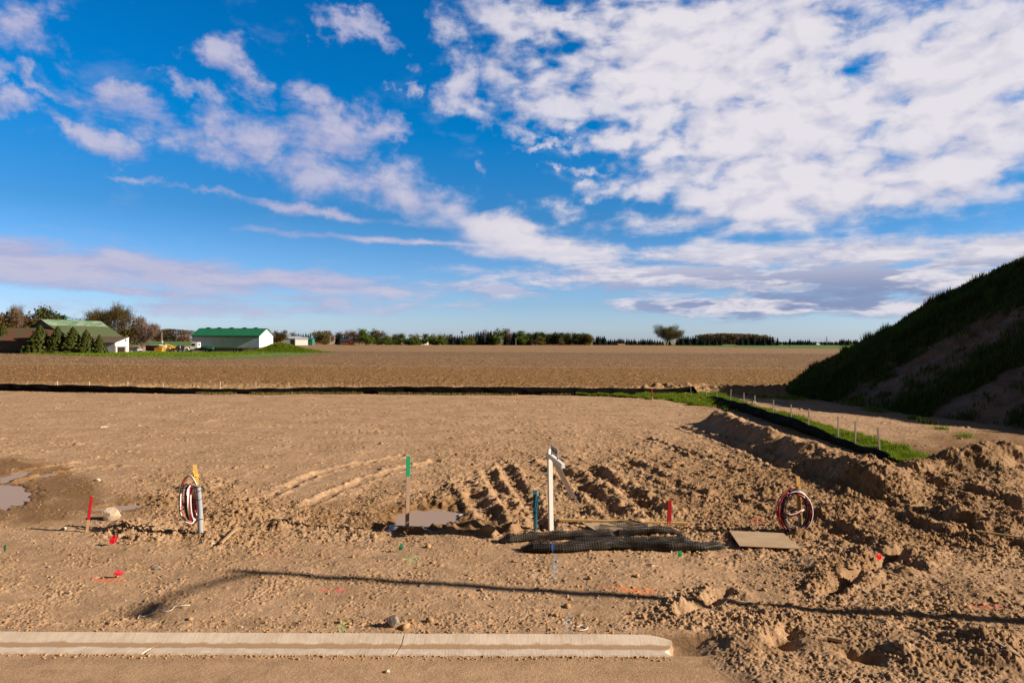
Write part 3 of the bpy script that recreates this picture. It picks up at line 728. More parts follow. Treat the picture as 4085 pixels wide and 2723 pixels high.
# ------------------------------------------------------------------ spoil hill on the right
def toe_x(y): return np.interp(y, [14, 20, 25, 30, 36, 42, 48, 52, 58], [24.5, 24.5, 24.0, 22.8, 20.9, 20.4, 19.6, 20.8, 23.5])
def hill_h(x, y, fine=True):
    a = .58*(x-toe_x(y)); bN = 1.15*(59.0-y); bS = .55*(y-14.0)
    k = .8
    def smin(p, q, k):
        hh = np.clip(.5+.5*(q-p)/k, 0, 1); return q*(1-hh)+p*hh-k*hh*(1-hh)
    h = smin(smin(a, bN, 1.2), bS, 1.5)
    h = smin(h, 13.0+0*x, 2.0)
    h = np.where(a < 1.2, np.minimum(h, np.maximum(a, -.4)*.85+.10*np.maximum(a, 0)), h)
    st = sstep(0, .8, h)
    h = h+.30*sstep(.6, 4, h)*fbm(x/7.0, y/6.0, 2, 110)+st*(.22*fbm(x/4.5, y/3.2, 3, 111)+.10*fbm(x/1.2, y/1.0, 3, 115))
    h = h+.30*sstep(.5, 3, h)*perlin(y/2.6, x/16, 117)-.30*sstep(.8, 4, h)*np.maximum(0, perlin(y/1.3, x/9, 123))
    if fine: h = h+st*(.35*clods(x, y, .35, .4, 118)+.5*clods(x, y, .14, .4, 119))
    return h-.06
def hill_grass(x, y):
    n = fbm(x/1.7, y/1.7, 4, 121)*.50
    g = sstep(41.5, 46.5, y+4.0*n+ .10*(x-18))
    s1 = sstep(33.2, 35.6, y+3.4*n-.06*(x-18))*sstep(39.6, 36.8, y+3.4*n-.06*(x-18))*.75
    s2 = sstep(27.5, 29, y+4*n)*sstep(31.5, 30.0, y+4*n)*.35
    s3 = np.exp(-(((x-24.0)/1.5)**2+((y-30.6)/1.1)**2)*1.2)*1.1
    return np.clip(np.maximum.reduce([g, s1, s2, s3, .10+n])-.62*sstep(9.5, 10.2, hill_h(x, y, False))*sstep(46, 47.5, y)*sstep(50.5, 49.5, y), 0, 1)
xs = np.concatenate([np.arange(13.5, 42, .14), np.arange(42, 75, .8)]); ys = np.concatenate([np.arange(13, 62, .16)])
Y, X = np.meshgrid(ys, xs, indexing='ij'); X = X.astype(np.float32); Y = Y.astype(np.float32)
Z = hill_h(X, Y); gm = hill_grass(X, Y)
red = sstep(9.6, 10.3, Z)*sstep(45, 47, Y)
verts = np.stack([X, Y, Z], -1).reshape(-1, 3); info = np.stack([gm, red, gm*0], -1).reshape(-1, 3)
m = bpy.data.materials.new('hill_soil'); m.use_nodes = True; t = NT(m.node_tree)
pos = t.new('ShaderNodeNewGeometry').outputs['Position']
info_ = t.new('ShaderNodeSeparateColor', {0: t.new('ShaderNodeAttribute', attribute_name='info').outputs['Color']})
c = t.mixc(t.ramp(t.noise(pos, 1.2, 6, .65), .35, .65), col(.27, .180, .135), col(.175, .115, .085))
c = t.mixc(info_.outputs[1], c, col(.20, .085, .040))
c = t.mixc(t.ramp(info_.outputs[0], .3, .75), c, t.mixc(t.noise(pos, 2.5, 4, .6), col(.055, .105, .018), col(.075, .085, .028)))
b = t.new('ShaderNodeBsdfPrincipled', {'Base Color': c, 'Roughness': 1.0, 'Specular IOR Level': .1})
bn = t.new('ShaderNodeBump', {'Height': t.noise(pos, 9, 5, .7), 'Strength': .6, 'Distance': .06})
t.put(b.inputs['Normal'], bn.outputs[0]); t.new('ShaderNodeOutputMaterial', {'Surface': b}); M['hill_soil'] = m
hk = (Z > -.35)
cz = np.maximum(Z[:-1, :-1], Z[1:, 1:])
v_, q_, c_ = compact(verts, grid_quads(*X.shape, cz > -.30), {'info': info})
tag(np_mesh('hill', v_, q_, m='hill_soil', smooth=True, colors=c_), kind='structure')

# ------------------------------------------------------------------ grass as blades
def blades(name, xs, ys, zs, hts, m, width=.012, lean=.45, kind='stuff'):
    n = len(xs); r = np.random.default_rng(len(xs))
    a = r.random(n)*6.283; l = lean*hts*(r.random(n)*.9+.1)
    wx = np.cos(a+1.57)*width*(.6+.8*r.random(n)); wy = np.sin(a+1.57)*width*(.6+.8*r.random(n))
    dx = np.cos(a)*l; dy = np.sin(a)*l
    b0 = np.stack([xs-wx, ys-wy, zs-.01], -1); b1 = np.stack([xs+wx, ys+wy, zs-.01], -1)
    m0 = np.stack([xs+dx*.35-wx*.8, ys+dy*.35-wy*.8, zs+hts*.6], -1); m1 = np.stack([xs+dx*.35+wx*.8, ys+dy*.35+wy*.8, zs+hts*.6], -1)
    tp = np.stack([xs+dx, ys+dy, zs+hts], -1)
    V_ = np.stack([b0, b1, m0, m1, tp], 1).reshape(-1, 3); i = np.arange(n)[:, None]*5
    return tag(np_mesh(name, V_, quads=i+np.array([[0, 1, 3, 2]]), tris=i+np.array([[2, 3, 4]]), m=m), kind=kind)
def leafmat(name, c1, c2, trans=.35, vs=3.0, rough=.7):
    m = bpy.data.materials.new(name); m.use_nodes = True; t = NT(m.node_tree)
    g = t.new('ShaderNodeNewGeometry'); oi = t.new('ShaderNodeObjectInfo')
    rnd = t.math('FRACT', t.math('ADD', g.outputs['Random Per Island'], t.math('MULTIPLY', oi.outputs['Random'], .37)))
    f = t.math('ADD', t.math('MULTIPLY', rnd, .6), t.math('MULTIPLY', t.noise(g.outputs['Position'], vs, 3, .6), .5))
    c = t.mixc(t.ramp(f, .15, .85), col(*c1), col(*c2))
    d = t.new('ShaderNodeBsdfPrincipled', {'Base Color': c, 'Roughness': rough, 'Specular IOR Level': .2})
    tr = t.new('ShaderNodeBsdfTranslucent', {'Color': c})
    t.new('ShaderNodeOutputMaterial', {'Surface': t.new('ShaderNodeMixShader', {0: trans, 1: d, 2: tr})}); M[name] = m; return m
leafmat('fresh_grass', (.205, .270, .014), (.115, .175, .010), .45)
leafmat('hill_grass', (.060, .125, .020), (.075, .100, .024), .35)
# right-hand silt fence line
RF0 = (12.05, 22.6); RF1 = (13.05, 48.2)
def rf_x(y): return RF0[0]+(RF1[0]-RF0[0])*(y-RF0[1])/(RF1[1]-RF0[1])
n = 80000
gy = 20.5*(49.0/20.5)**rng.random(n); w0 = np.interp(gy, [20, 23, 28, 34, 40, 49], [1.0, 1.5, 1.7, 1.45, 1.2, 1.7])
gx = rf_x(gy)+.12+w0*rng.random(n)**1.3*(1+.25*perlin(gy/1.3, gy*0, 131))
pg = fbm(gx/.8, gy/.8, 2, 132)
k = (pg > -.55+.8*np.clip((gx-rf_x(gy))/w0-.6, 0, 1))
gx, gy, pg = gx[k], gy[k], pg[k]
# wedge of grass in front of the back fence and around its right end
n2 = 46000
x2 = 4.5+10.0*rng.random(n2)**.75; top = np.interp(x2, [p[0] for p in FENCE_BACK], [p[1] for p in FENCE_BACK])-.3
dep = np.interp(x2, [4.5, 7, 9, 10.5, 12, 13.2, 14.5], [.4, 2.0, 4.2, 7.5, 11.5, 13.0, 3.0])
y2 = top-dep*rng.random(n2); k = (fbm(x2/.9, y2/.9, 3, 133) > -.25+.6*sstep(.55, 1.0, (top-y2)/dep)) & (x2 < rf_x(y2)-.15+9*(y2 > 47.6))
k &= ~((x2 > 9.0) & (y2 < 44.0) & (x2 < rf_x(y2)-2.6))
x2, y2 = x2[k], y2[k]
# clumps between the strip and the hill
cx_, cy_ = [], []
for (vx, vy, r_, nn) in ((1905, 915, .9, 700), (1960, 930, .6, 500), (2008, 944, .55, 500), (2100, 962, .3, 160), (2160, 985, .25, 120), (2130, 972, .3, 100), (1750, 912, .7, 500), (1810, 915, 1.0, 900), (1690, 921, .5, 260), (2220, 1003, .3, 120)):
    c0 = G(vx, vy); q = rng.normal(size=(nn, 2))*r_*.5; cx_.append(c0[0]+q[:, 0]); cy_.append(c0[1]+q[:, 1]*1.6)
ax = np.concatenate([gx, x2]+cx_).astype(np.float32); ay = np.concatenate([gy, y2]+cy_).astype(np.float32)
az_ = np.maximum(lot_h(ax, ay, False), np.where(ax > 16, hill_h(ax, ay, False), -9)).astype(np.float32)
ht = (.09+.17*rng.random(len(ax)))*(1+.5*fbm(ax/1.1, ay/1.1, 2, 134))
blades('grass', ax, ay, az_, np.clip(ht, .05, .45).astype(np.float32), 'fresh_grass', .011)
# sparse dry-season growth all over the hill
n = 230000
hx = 19+24.0*rng.random(n); hy = 22+38*rng.random(n)
hx = hx.astype(np.float32); hy = hy.astype(np.float32); g = hill_grass(hx, hy); hz = hill_h(hx, hy, False)
k = (rng.random(n) < np.clip((g-.12)*1.2, 0, 1)) & (hz > -.02)
blades('hill_grass', hx[k], hy[k], hz[k], ((.14+.28*rng.random(k.sum()))*(.6+.6*g[k])*(1+1.3*sstep(.25, .9, fbm(hx[k]/1.4, hy[k]/1.4, 2, 124)))).astype(np.float32), 'hill_grass', .028, .5)
# matted growth along the foot of the back fence
n = 9000
fx = -42+48*rng.random(n); fyy = np.interp(fx, [p[0] for p in FENCE_BACK], [p[1] for p in FENCE_BACK])-.1-1.0*rng.random(n)**1.5*np.clip(.5+1.5*perlin(fx/3.0, fx*0, 136), .1, 1.3)
k = perlin(fx/2.2, fx*0+5, 137) > -.35+.9*(fx < -22)
fx, fyy = fx[k].astype(np.float32), fyy[k].astype(np.float32)
leafmat('dry_grass', (.27, .19, .07), (.13, .13, .03), .3)
blades('fence_weeds', fx, fyy, lot_h(fx, fyy, False), (.06+.16*rng.random(len(fx))).astype(np.float32), 'dry_grass', .016, .7)
# corn stubble and straw lying on the field
n = 42000
sy = 56*(230/56)**rng.random(n); sx = (rng.random(n)*2-1)*.80*sy
k = rng.random(n) < np.where(sy > 88, 1.0, .30); sx, sy = sx[k].astype(np.float32), sy[k].astype(np.float32)
leafmat('straw', (.42, .30, .17), (.28, .18, .09), .15)
blades('crop_stubble', sx, sy, field_h(sx, sy).astype(np.float32), ((.05+.12*rng.random(len(sx)))*(sy/95)**.5).astype(np.float32), 'straw', .03, 1.6)
# lawn blades on the bank by the long barn are built with it

# ------------------------------------------------------------------ silt fences
mat('fence_fabric', (.007, .006, .006), .9, var=.3, vscale=1.5, bump=.4, bscale=6, spec=.05)
mat('fence_fabric_green', (.010, .016, .011), .9, var=.3, vscale=1.5, bump=.4, bscale=6, spec=.05)
mat('grey_stake', (.55, .47, .40), .9, color2=(.40, .33, .27), vscale=8, stretch=(1, 1, .15))
def fabric(name, pts, tops, m, parent, bulge=.10, dy=(0, -1)):
    """pleated cloth hung along a polyline; pts world xy, tops heights"""
    L = [0]
    for a, b in zip(pts[:-1], pts[1:]): L.append(L[-1]+math.hypot(b[0]-a[0], b[1]-a[1]))
    n = int(L[-1]/.18); vs = []; rows = 8
    for i in range(n+1):
        s = L[-1]*i/n; x = np.interp(s, L, [p[0] for p in pts]); y = np.interp(s, L, [p[1] for p in pts]); tp = np.interp(s, L, tops)
        sag = .02*math.sin(s*2.6)+.03*perlin(np.array([s*.35]), np.array([3.]), 141)[0]
        z0 = gz(x, y, False)-.06
        for j in range(rows+1):
            f = j/rows
            off = bulge*math.sin(math.pi*f)*(1+.8*perlin(np.array([s*.9]), np.array([f*2]), 142)[0])+.05*perlin(np.array([s*2.2]), np.array([f*3]), 143)[0]
            vs.append((x+dy[0]*off, y+dy[1]*off, z0+(tp+sag)*f))
    q = [(i*(rows+1)+j, (i+1)*(rows+1)+j, (i+1)*(rows+1)+j+1, i*(rows+1)+j+1) for i in range(n) for j in range(rows)]
    mb = MB(); mb.add(vs, q); o = mb.build(name, m, parent, smooth=True)
    sol = o.modifiers.new('thickness', 'SOLIDIFY'); sol.thickness = .012
    return o
def stake_in(parent, x, y, h, w_=.04, lean=(0, 0), z=None, m='grey_stake'):
    z = gz(x, y, False) if z is None else z
    mb = MB(); mb.tube([(x, y, z-.1), (x+lean[0], y+lean[1], z+h)], w_*.72, 4); return mb.build('stake', m, parent)
sf = thing('silt_fence', 'long low black silt fence across the back of the bare lot', 'fence')
fp = [G(-300, 896), G(0, 897), G(215, 901), G(370, 903.5), G(500, 904.5), G(650, 904), G(780, 903.5), G(960, 905), G(1150, 906.5), G(1330, 906.5), G(1480, 905.5), G(1540, 905), G(1592, 905), G(1606, 908)]
fabric('fabric', fp, [.62, .58, .56, .48, .42, .44, .52, .60, .62, .57, .50, .44, .66, .10], 'fence_fabric', sf)
for vx in (-60, 130.7, 204.5, 292, 373, 505.5, 587.3, 661.6, 741.6, 814.7, 899, 977.5, 1054.8, 1123.3, 1195, 1265, 1340, 1410, 1483, 1538, 1588):
    x, y = G(vx, 901.5 if vx < 1300 else 901); lx = rng.normal()*.03
    yy_ = float(np.interp(x, [p[0] for p in fp], [p[1] for p in fp]))+.10
    x = x*yy_/y; stake_in(sf, x, yy_, .72+.25*rng.random()-(.1 if vx > 650 else 0), .055 if vx < 700 else .03, (lx, .02))
sr = thing('silt_fence', 'dark green slumped silt fence running along the grass strip beside the dirt ridge', 'fence')
rp = [(rf_x(y), y) for y in (21.6, 22.6, 24, 26, 28, 30, 32, 34, 37, 40, 43, 45.5)]
fabric('fabric', rp, [.30, .34, .30, .34, .48, .55, .52, .50, .52, .48, .42, .18], 'fence_fabric_green', sr, .14, (-1, 0))
for pxs in (3495, 3396, 3329, 3210, 3144, 3071, 3001, 2959, 2903, 2850, 2812):
    u = (pxs-CX)/F; y = (12.05-22.6*1.0/25.6)/(u-1.0/25.6); x = rf_x(y)+.16
    stake_in(sr, x, y, .95+.08*rng.random(), .045, (rng.normal()*.06, rng.normal()*.03))

# ------------------------------------------------------------------ trees
mat('bark_grey', (.16, .115, .085), .95, color2=(.09, .065, .05), vscale=1.2, spec=.1)
mat('bark_brown', (.11, .075, .05), .95, color2=(.06, .04, .03), vscale=1.2, spec=.1)
leafmat('spruce_near', (.040, .058, .010), (.070, .080, .012), .12, 1.5)
leafmat('spruce_far', (.014, .026, .020), (.022, .036, .024), .10, .5)
leafmat('leaf_green', (.120, .165, .018), (.070, .110, .012), .35, .6)
leafmat('leaf_olive', (.175, .135, .030), (.110, .090, .020), .35, .6)
leafmat('leaf_brown', (.165, .110, .060), (.105, .072, .042), .25, .6)
leafmat('leaf_pine', (.040, .056, .016), (.065, .075, .020), .15, .6)
leafmat('twig_pink', (.20, .135, .110), (.135, .090, .075), .1, .6)
leafmat('leaf_amber', (.115, .075, .018), (.080, .058, .016), .3, .6)
leafmat('leaf_oak', (.150, .140, .060), (.105, .095, .040), .3, .6)

def limb_tree(seed, h, spread, trunk_r, clear, levels=3, up=.55, n0=7):
    """tapered trunk with limbs; returns (branch MB, list of twig tips (point, direction))"""
    r = random.Random(seed); mb = MB(); tips = []
    def grow(p, d, length, rad, lev):
        pts = [p]; n = 4
        for i in range(n):
            d = (d+Vector((r.uniform(-.22, .22), r.uniform(-.22, .22), r.uniform(-.02, .16)))).normalized()
            pts.append(pts[-1]+d*length/n)
        mb.tube(pts, [rad*(1-.17*i) for i in range(n+1)], 5 if lev < 2 else 3, caps=False)
        if lev >= levels: tips.append((pts[-1], d, length)); tips.append((pts[2], d, length)); return
        k = r.randint(3, 4) if lev else n0
        for i in range(k):
            f = r.uniform(.45, 1.0) if lev else r.uniform(clear, 1.0)
            j = min(n-1, int(f*n)); q = pts[j].lerp(pts[j+1], f*n-j) if j < n else pts[-1]
            a = 2.4*i+r.uniform(-.5, .5)
            side = Vector((math.cos(a), math.sin(a), up+r.uniform(-.3, .3))).normalized()
            nd = (d*.35+side*.75).normalized()
            grow(q, nd, length*(spread if lev == 0 else .62)*r.uniform(.8, 1.1), rad*.52, lev+1)
        grow(pts[-1], d, length*.55, rad*.4, lev+1)
    grow(Vector((0, 0, -.1)), Vector((r.uniform(-.05, .05), r.uniform(-.05, .05), 1)), h*.55, trunk_r, 0)
    top = max(q.z for q, _, _ in tips); k = h/top*.96
    mb.v = [(x*k, y*k, z*k) for x, y, z in mb.v]
    return mb, [(q*k, d, l*k) for q, d, l in tips]
def leaves(tips, per, rad, size, seed, squash=.8, sheath=False):
    r = np.random.default_rng(seed); P_ = np.array([q[:] for q, _, _ in tips])
    n = len(P_)*per
    c = np.repeat(P_, per, 0)+r.normal(size=(n, 3))*rad*np.array([1, 1, squash])
    a = r.normal(size=(n, 3)); a /= np.linalg.norm(a, axis=1)[:, None]
    b = np.cross(a, r.normal(size=(n, 3))); b /= np.linalg.norm(b, axis=1)[:, None]
    s = size*(.55+.9*r.random(n))[:, None]
    if sheath: a[:, 2] = np.abs(a[:, 2])+.4; a = a*s*1.7; b = b*s*.12
    else: a = a*s; b = b*s*.62
    V_ = np.stack([c-a*.5-b*.35, c-a*.2+b*.5, c+a*.6, c-b*.45+a*.1], 1).reshape(-1, 3)
    return V_, np.arange(n*4).reshape(-1, 4)
TREES = {}
def decid(kind, seed, h, wr, mleaf, mbark, per, rad, size, clear=.3, levels=3, trunk=.022, sheath=False, n0=8, up=.55, squash=.8, wide=None):
    root = thing(kind, '', ''); mb, tips = limb_tree(seed, h, wr, h*trunk, clear, levels, up, n0)
    if wide:
        q = np.array([p[:] for p, _, _ in tips]); ext = np.percentile(np.hypot(q[:, 0], q[:, 1]), 92)+rad*h; kx = wide*h*.5/ext
        mb.v = [(x*(1+(kx-1)*min(1, z/(.3*h)+.05)), y*(1+(kx-1)*min(1, z/(.3*h)+.05)), z) for x, y, z in mb.v]; tips = [(Vector((p.x*kx, p.y*kx, p.z)), d, l) for p, d, l in tips]
    mb.build('trunk', mbark, root)
    V_, Q_ = leaves(tips, per, rad*h, size*h, seed, squash, sheath)
    V_[:, 2] = np.maximum(V_[:, 2], .06*h)
    np_mesh('crown', V_, quads=Q_, m=mleaf, parent=root)
    return root
def spruce(seed, h, w_, m, layers=26, per=30, kind='spruce_tree', base=.04, droop=.28, blunt=1.0):
    root = thing(kind, '', ''); MB().tube([(0, 0, -.1), (0, 0, h*.5), (0, 0, h*.97)], [h*.018, h*.011, h*.003], 6).build('trunk', 'bark_brown', root)
    r = np.random.default_rng(seed); A = []; 
    for l in range(layers):
        f = l/(layers-1); z = h*(base+(1-base)*f**.92); R = w_*((1-f)**.85)*blunt*(.78+.35*r.random())+.012*h
        k = int(per*(1-.72*f))+5
        for i in range(k):
            an = 6.283*(i+r.random())/k; rr = R*(.72+.42*r.random())
            t0 = .15*rr; d = np.array([math.cos(an), math.sin(an), 0])
            nseg = 3
            for s in range(nseg):
                f0 = s/nseg; f1 = (s+1.25)/nseg
                p0 = d*(t0+(rr-t0)*f0); p1 = d*(t0+(rr-t0)*f1)
                z0 = z-droop*rr*f0**1.2+.06*rr*f0**3; z1 = z-droop*rr*f1**1.2+.10*rr*f1**3
                wd = (.13*rr+.010*h)*(1-.55*f0)*(.7+.6*r.random()); sd = np.array([-d[1], d[0], 0])*wd
                jz = (r.random()-.5)*.03*h
                dz0 = (.20*rr+.020*h)*(.7+.6*r.random())*(1-.25*f0); sk = sd*.5*(r.random()-.5)
                A.append([p0+[0, 0, z0+jz], p1+[0, 0, z1+jz], p1+sk+[0, 0, z1+jz-dz0*.75], p0-sk+[0, 0, z0+jz-dz0]])
                if s: A.append([p1-sd*1.1+[0, 0, z1+jz-.01*h], p1+sd*1.1+[0, 0, z1+jz], p1+sd*.8+sk+[0, 0, z1+jz-dz0], p1-sd*.8+[0, 0, z1+jz-dz0*.8]])
                A.append([p0+[0, 0, z0+jz]-sd*.8, p0+[0, 0, z0+jz]+sd*.8, p1+sd*.35+[0, 0, z1+jz-.03*rr], p1-sd*.35+[0, 0, z1+jz+.02*rr]])
    V_ = np.array(A).reshape(-1, 3); np_mesh('crown', V_, quads=np.arange(len(V_)).reshape(-1, 4), m=m, parent=root)
    return root
def put_tree(proto, x, y, s, label, cat, group, rz=None, sx=1.0, z=0.0, first=set()):
    o = proto if proto.name not in first else copy_tree(proto)
    first.add(proto.name); o.location = (x, y, z-.02); o.rotation_euler = (0, 0, random.uniform(0, 6.28) if rz is None else rz)
    o.scale = (s*sx, s*sx, s); tag(o, label, cat, group); return o
# prototypes, unit height 1 m, scaled to each tree
PR = {}
PR['S'] = [spruce(40+i, 1.0, .22+.04*i, 'spruce_far', 15, 17) for i in range(3)]
PR['P'] = [decid('pine_tree', 50+i, 1.0, .42, 'leaf_pine', 'bark_brown', 26, .085, .075, .10, 2, up=.2, wide=0.55) for i in range(2)]
PR['D'] = [decid('green_tree', 60+i, 1.0, .60, 'leaf_green', 'bark_brown', 26, .085, .070, .08, 2, up=.2, wide=0.85) for i in range(2)]
PR['O'] = [decid('budding_tree', 70+i, 1.0, .55, 'leaf_olive', 'bark_brown', 22, .085, .066, .08, 2, up=.25, wide=0.8) for i in range(2)]
PR['B'] = [decid('brown_tree', 80+i, 1.0, .50, 'leaf_brown', 'bark_grey', 20, .085, .056, .10, 2, up=.3, wide=0.72) for i in range(2)]
PR['T'] = [decid('bare_tree', 90+i, 1.0, .50, 'twig_pink', 'bark_grey', 9, .055, .060, .22, 3, sheath=True, wide=0.7) for i in range(2)]
PR['A'] = [decid('amber_tree', 95, 1.0, .55, 'leaf_amber', 'bark_brown', 20, .085, .070, .10, 2, wide=.95)]

def hor(px): return HY+ROLL*(px-CX)
def far_tree(kind, px, top, base_y, label, group, cat='tree', i=0, sx=1.0):
    """px, top in photograph pixels; base_y distance"""
    h = 3.8+(hor(px)-top)*base_y/F
    pr = PR[kind]; put_tree(pr[i % len(pr)], (px-CX)/F*base_y, base_y, max(h, 1.0)/.98, label, cat, group, sx=sx)

c4 = lambda x: 1100+x/2.353
c5 = lambda x: 2000+x/2.353
c6 = lambda x: 2900+x/3.361
ty = lambda v, s=2.353: 1250+v/s
# --- individually recognisable trees of the far line, left to right
one = [
 ('A', 1118, ty(163), 430, 'rounded amber tree just right of the white barn gable', 1.15), ('B', 1092, ty(172), 520, 'small brown tree half hidden behind the white barn gable', 1.1),
 ('B', c4(128), ty(180), 640, 'brown leafless tree rising behind the grey far shed', 1.1), ('B', c4(160), ty(178), 640, 'second brown leafless tree behind the grey far shed, nearer the dark spruces', 1.0),
 ('O', c4(385), ty(168), 560, 'olive budding tree, leftmost of the bushy group right of the far white shed', 1.3), ('O', c4(440), ty(168), 560, 'broad olive budding tree in the middle of the bushy group right of the far shed', 1.3),
 ('B', c4(485), ty(162), 600, 'brown budding tree between the olive trees and the bare pink trees', 1.2),
 ('T', c4(530), ty(162), 640, 'pinkish bare tree just right of the olive budding trees', 1.1), ('T', c4(590), ty(168), 680, 'pinkish bare tree rising behind the small dark spruces', 1.0),
 ('T', c4(680), ty(160), 680, 'pale bare tree above the dark farmhouse, left of the pair', 1.2), ('T', c4(728), ty(154), 680, 'pale bare tree above the dark farmhouse, right of the pair', 1.1),
 ('B', c4(790), ty(150), 540, 'large brown budding tree beside the dark farmhouse', 1.25), ('D', c4(850), ty(152), 520, 'large green tree next to the brown tree by the dark farmhouse', 1.2),
 ('B', c4(915), ty(148), 560, 'tall brown budding tree, first right of the large green tree', 1.1), ('O', c4(955), ty(160), 560, 'olive brown tree between two tall brown trees in the far line', 1.1),
 ('B', c4(1030), ty(166), 560, 'round brown budding tree with a green bush at its foot', 1.3), ('D', c4(1045), ty(222), 545, 'low green tree at the foot of the round brown tree', 1.5), ('D', c4(958), ty(228), 545, 'small low green bush below the olive brown tree', 1.6),
 ('T', c4(1132), ty(185), 640, 'bare tree showing above a bright green tree in the far line', 1.3), ('D', c4(1130), ty(206), 560, 'bright green round tree in front of the bare tree', 1.45),
 ('D', c4(1216), ty(192), 560, 'tallest bright green round tree left of the far white house', 1.3), ('D', c4(1298), ty(215), 545, 'low bright green round tree second left of the far white house', 1.5),
 ('D', c4(1390), ty(194), 560, 'green tree standing in front of the far white house', 1.15), ('B', c4(1345), ty(190), 640, 'brown tree behind the far white house', 1.4), ('B', c4(1280), ty(195), 680, 'brown tree behind the low bright green tree', 1.4),
 ('D', c4(1476), ty(196), 560, 'round green tree first right of the far white house', 1.3), ('D', c4(1562), ty(210), 560, 'round yellow green tree second right of the far white house', 1.3), ('B', c4(1520), ty(192), 700, 'brown tree between two round green trees right of the white house', 1.4), ('B', c4(1440), ty(193), 700, 'brown tree just behind the far white house gable', 1.2),
 ('B', c4(1590), ty(193), 720, 'brown tree above the yellow green tree, left of the dark wood', 1.4), ('B', c4(1660), ty(193), 760, 'brown tree showing over the low dark spruces', 1.5),
 ('D', c4(1800), ty(208), 590, 'green budding tree in front of the left end of the dark wood', 1.5), ('O', c4(1840), ty(218), 590, 'small olive tree in front of the left end of the dark wood', 1.2),
 ('D', c4(2090), ty(150), 600, 'tall green tree in the middle of the dark wood', 1.1), ('B', c4(2200), ty(146), 640, 'tall brown tree just right of the tall green tree in the dark wood', 1.3), ('B', c4(1970), ty(160), 640, 'brown tree among the spruces at the left of the dark wood', 1.3),
 ('D', c5(200), ty(166), 600, 'bright green tree with pale trunk in front of the dark wood', 1.2), ('B', c5(60), ty(147), 640, 'reddish brown tree left of the bright green tree with pale trunk', 1.3), ('O', c5(372), ty(222), 580, 'small yellow green tree in front of the even dark plantation', 1.3),
 ('B', c5(285), ty(205), 600, 'pinkish brown thin tree just right of the bright green tree with pale trunk', 1.0), ('B', c5(570), ty(252), 590, 'tiny brown shrub at the foot of the even dark plantation', 1.6), ('O', c5(828), ty(200), 600, 'olive tree at the right end of the even dark plantation', 1.2),
]
for i, (k, px, tp, dist, lab, sx) in enumerate(one): far_tree(k, px, tp, dist, lab, None, i=i, sx=sx)
def row(kind, items, dist, label, group, sx=1.0, cat='tree'):
    for i, (px, tp) in enumerate(items): far_tree(kind, px, tp, dist*(1+.03*math.sin(i*2.3)), label, group, cat, i, sx)
row('S', [(c4(x), ty(v)) for x, v in ((195, 195), (215, 183), (236, 190), (258, 186), (283, 182), (305, 190), (325, 186))], 620, 'dark spruce in the clump behind the far white shed', 'spruces behind the far white shed')
row('S', [(c4(x), ty(v)) for x, v in ((465, 222), (575, 196), (600, 185), (622, 188), (645, 200), (668, 212))], 600, 'small dark spruce in the group left of the dark farmhouse', 'spruces left of the dark farmhouse', 1.2)
row('S', [(c4(x), ty(v)) for x, v in ((1078, 222), (1160, 226), (1260, 225), (1340, 228), (1510, 222))], 575, 'little dark spruce wedged between the round green trees of the far line', 'little spruces between the green trees', 1.5)
row('S', [(c4(x), ty(v)) for x, v in ((1605, 212), (1630, 204), (1655, 208), (1682, 202), (1705, 200), (1728, 204), (1752, 198), (1775, 204), (1820, 190), (1838, 188), (1858, 186))], 620, 'low dark spruce in the row leading up to the dark wood', 'spruces leading up to the dark wood', 1.15)
row('S', [(c4(x), ty(v)) for x, v in ((1880, 170), (1900, 163), (1925, 166), (1948, 160), (1995, 168), (2020, 158), (2048, 160), (2160, 175), (2240, 172), (2265, 168), (2290, 178), (2330, 172))]+[(c5(x), ty(v)) for x, v in ((115, 170), (135, 176), (250, 178))], 620, 'tall dark spruce standing in the left part of the dark wood', 'spruces in the left part of the dark wood', 1.1)
row('P', [(c5(x), ty(v)) for x, v in [(262+i*21.5, 184+8*math.sin(i*1.7)+i*.45) for i in range(27)]], 620, 'dark pine of even height in the long plantation in mid distance', 'pines of the even plantation', 1.25)
row('S', [(c5(x), ty(v)) for x, v in ((870, 236), (895, 210), (912, 206), (930, 210), (948, 214), (965, 208), (982, 232), (1003, 240), (1025, 236), (1045, 242), (1065, 236), (1082, 246))], 690, 'dark spruce in the clump just right of the even plantation', 'spruces right of the even plantation', 1.2)
row('S', [(c5(x), ty(v)) for x, v in ((1095, 233), (1108, 230), (1122, 234), (1135, 232), (1150, 240))], 1150, 'bluish distant spruce seen through the gap in the tree line', 'distant spruces in the gap', 1.2)
row('S', [(c5(x), ty(v)) for x, v in ((1178, 232), (1198, 236), (1222, 240), (1246, 232), (1262, 246), (1290, 248), (1310, 236), (1330, 232), (1350, 240), (1372, 234), (1395, 232), (1415, 240), (1440, 242), (1465, 246), (1490, 250), (1515, 250), (1580, 246))], 720, 'dark spruce in the ragged row left of and behind the lone oak', 'spruces left of the lone oak', 1.3)
row('S', [(c5(x), ty(v)) for x, v in ((1655, 218), (1672, 208), (1692, 212), (1712, 206), (1732, 210), (1752, 208), (1775, 214), (1798, 208), (1822, 212), (1845, 216), (1868, 208), (1892, 218), (1915, 222), (1940, 226), (1962, 222), (1985, 228), (2010, 220), (2035, 226), (2058, 218))], 700, 'dark spruce in the row right of the lone oak', 'spruces right of the lone oak', 1.3)
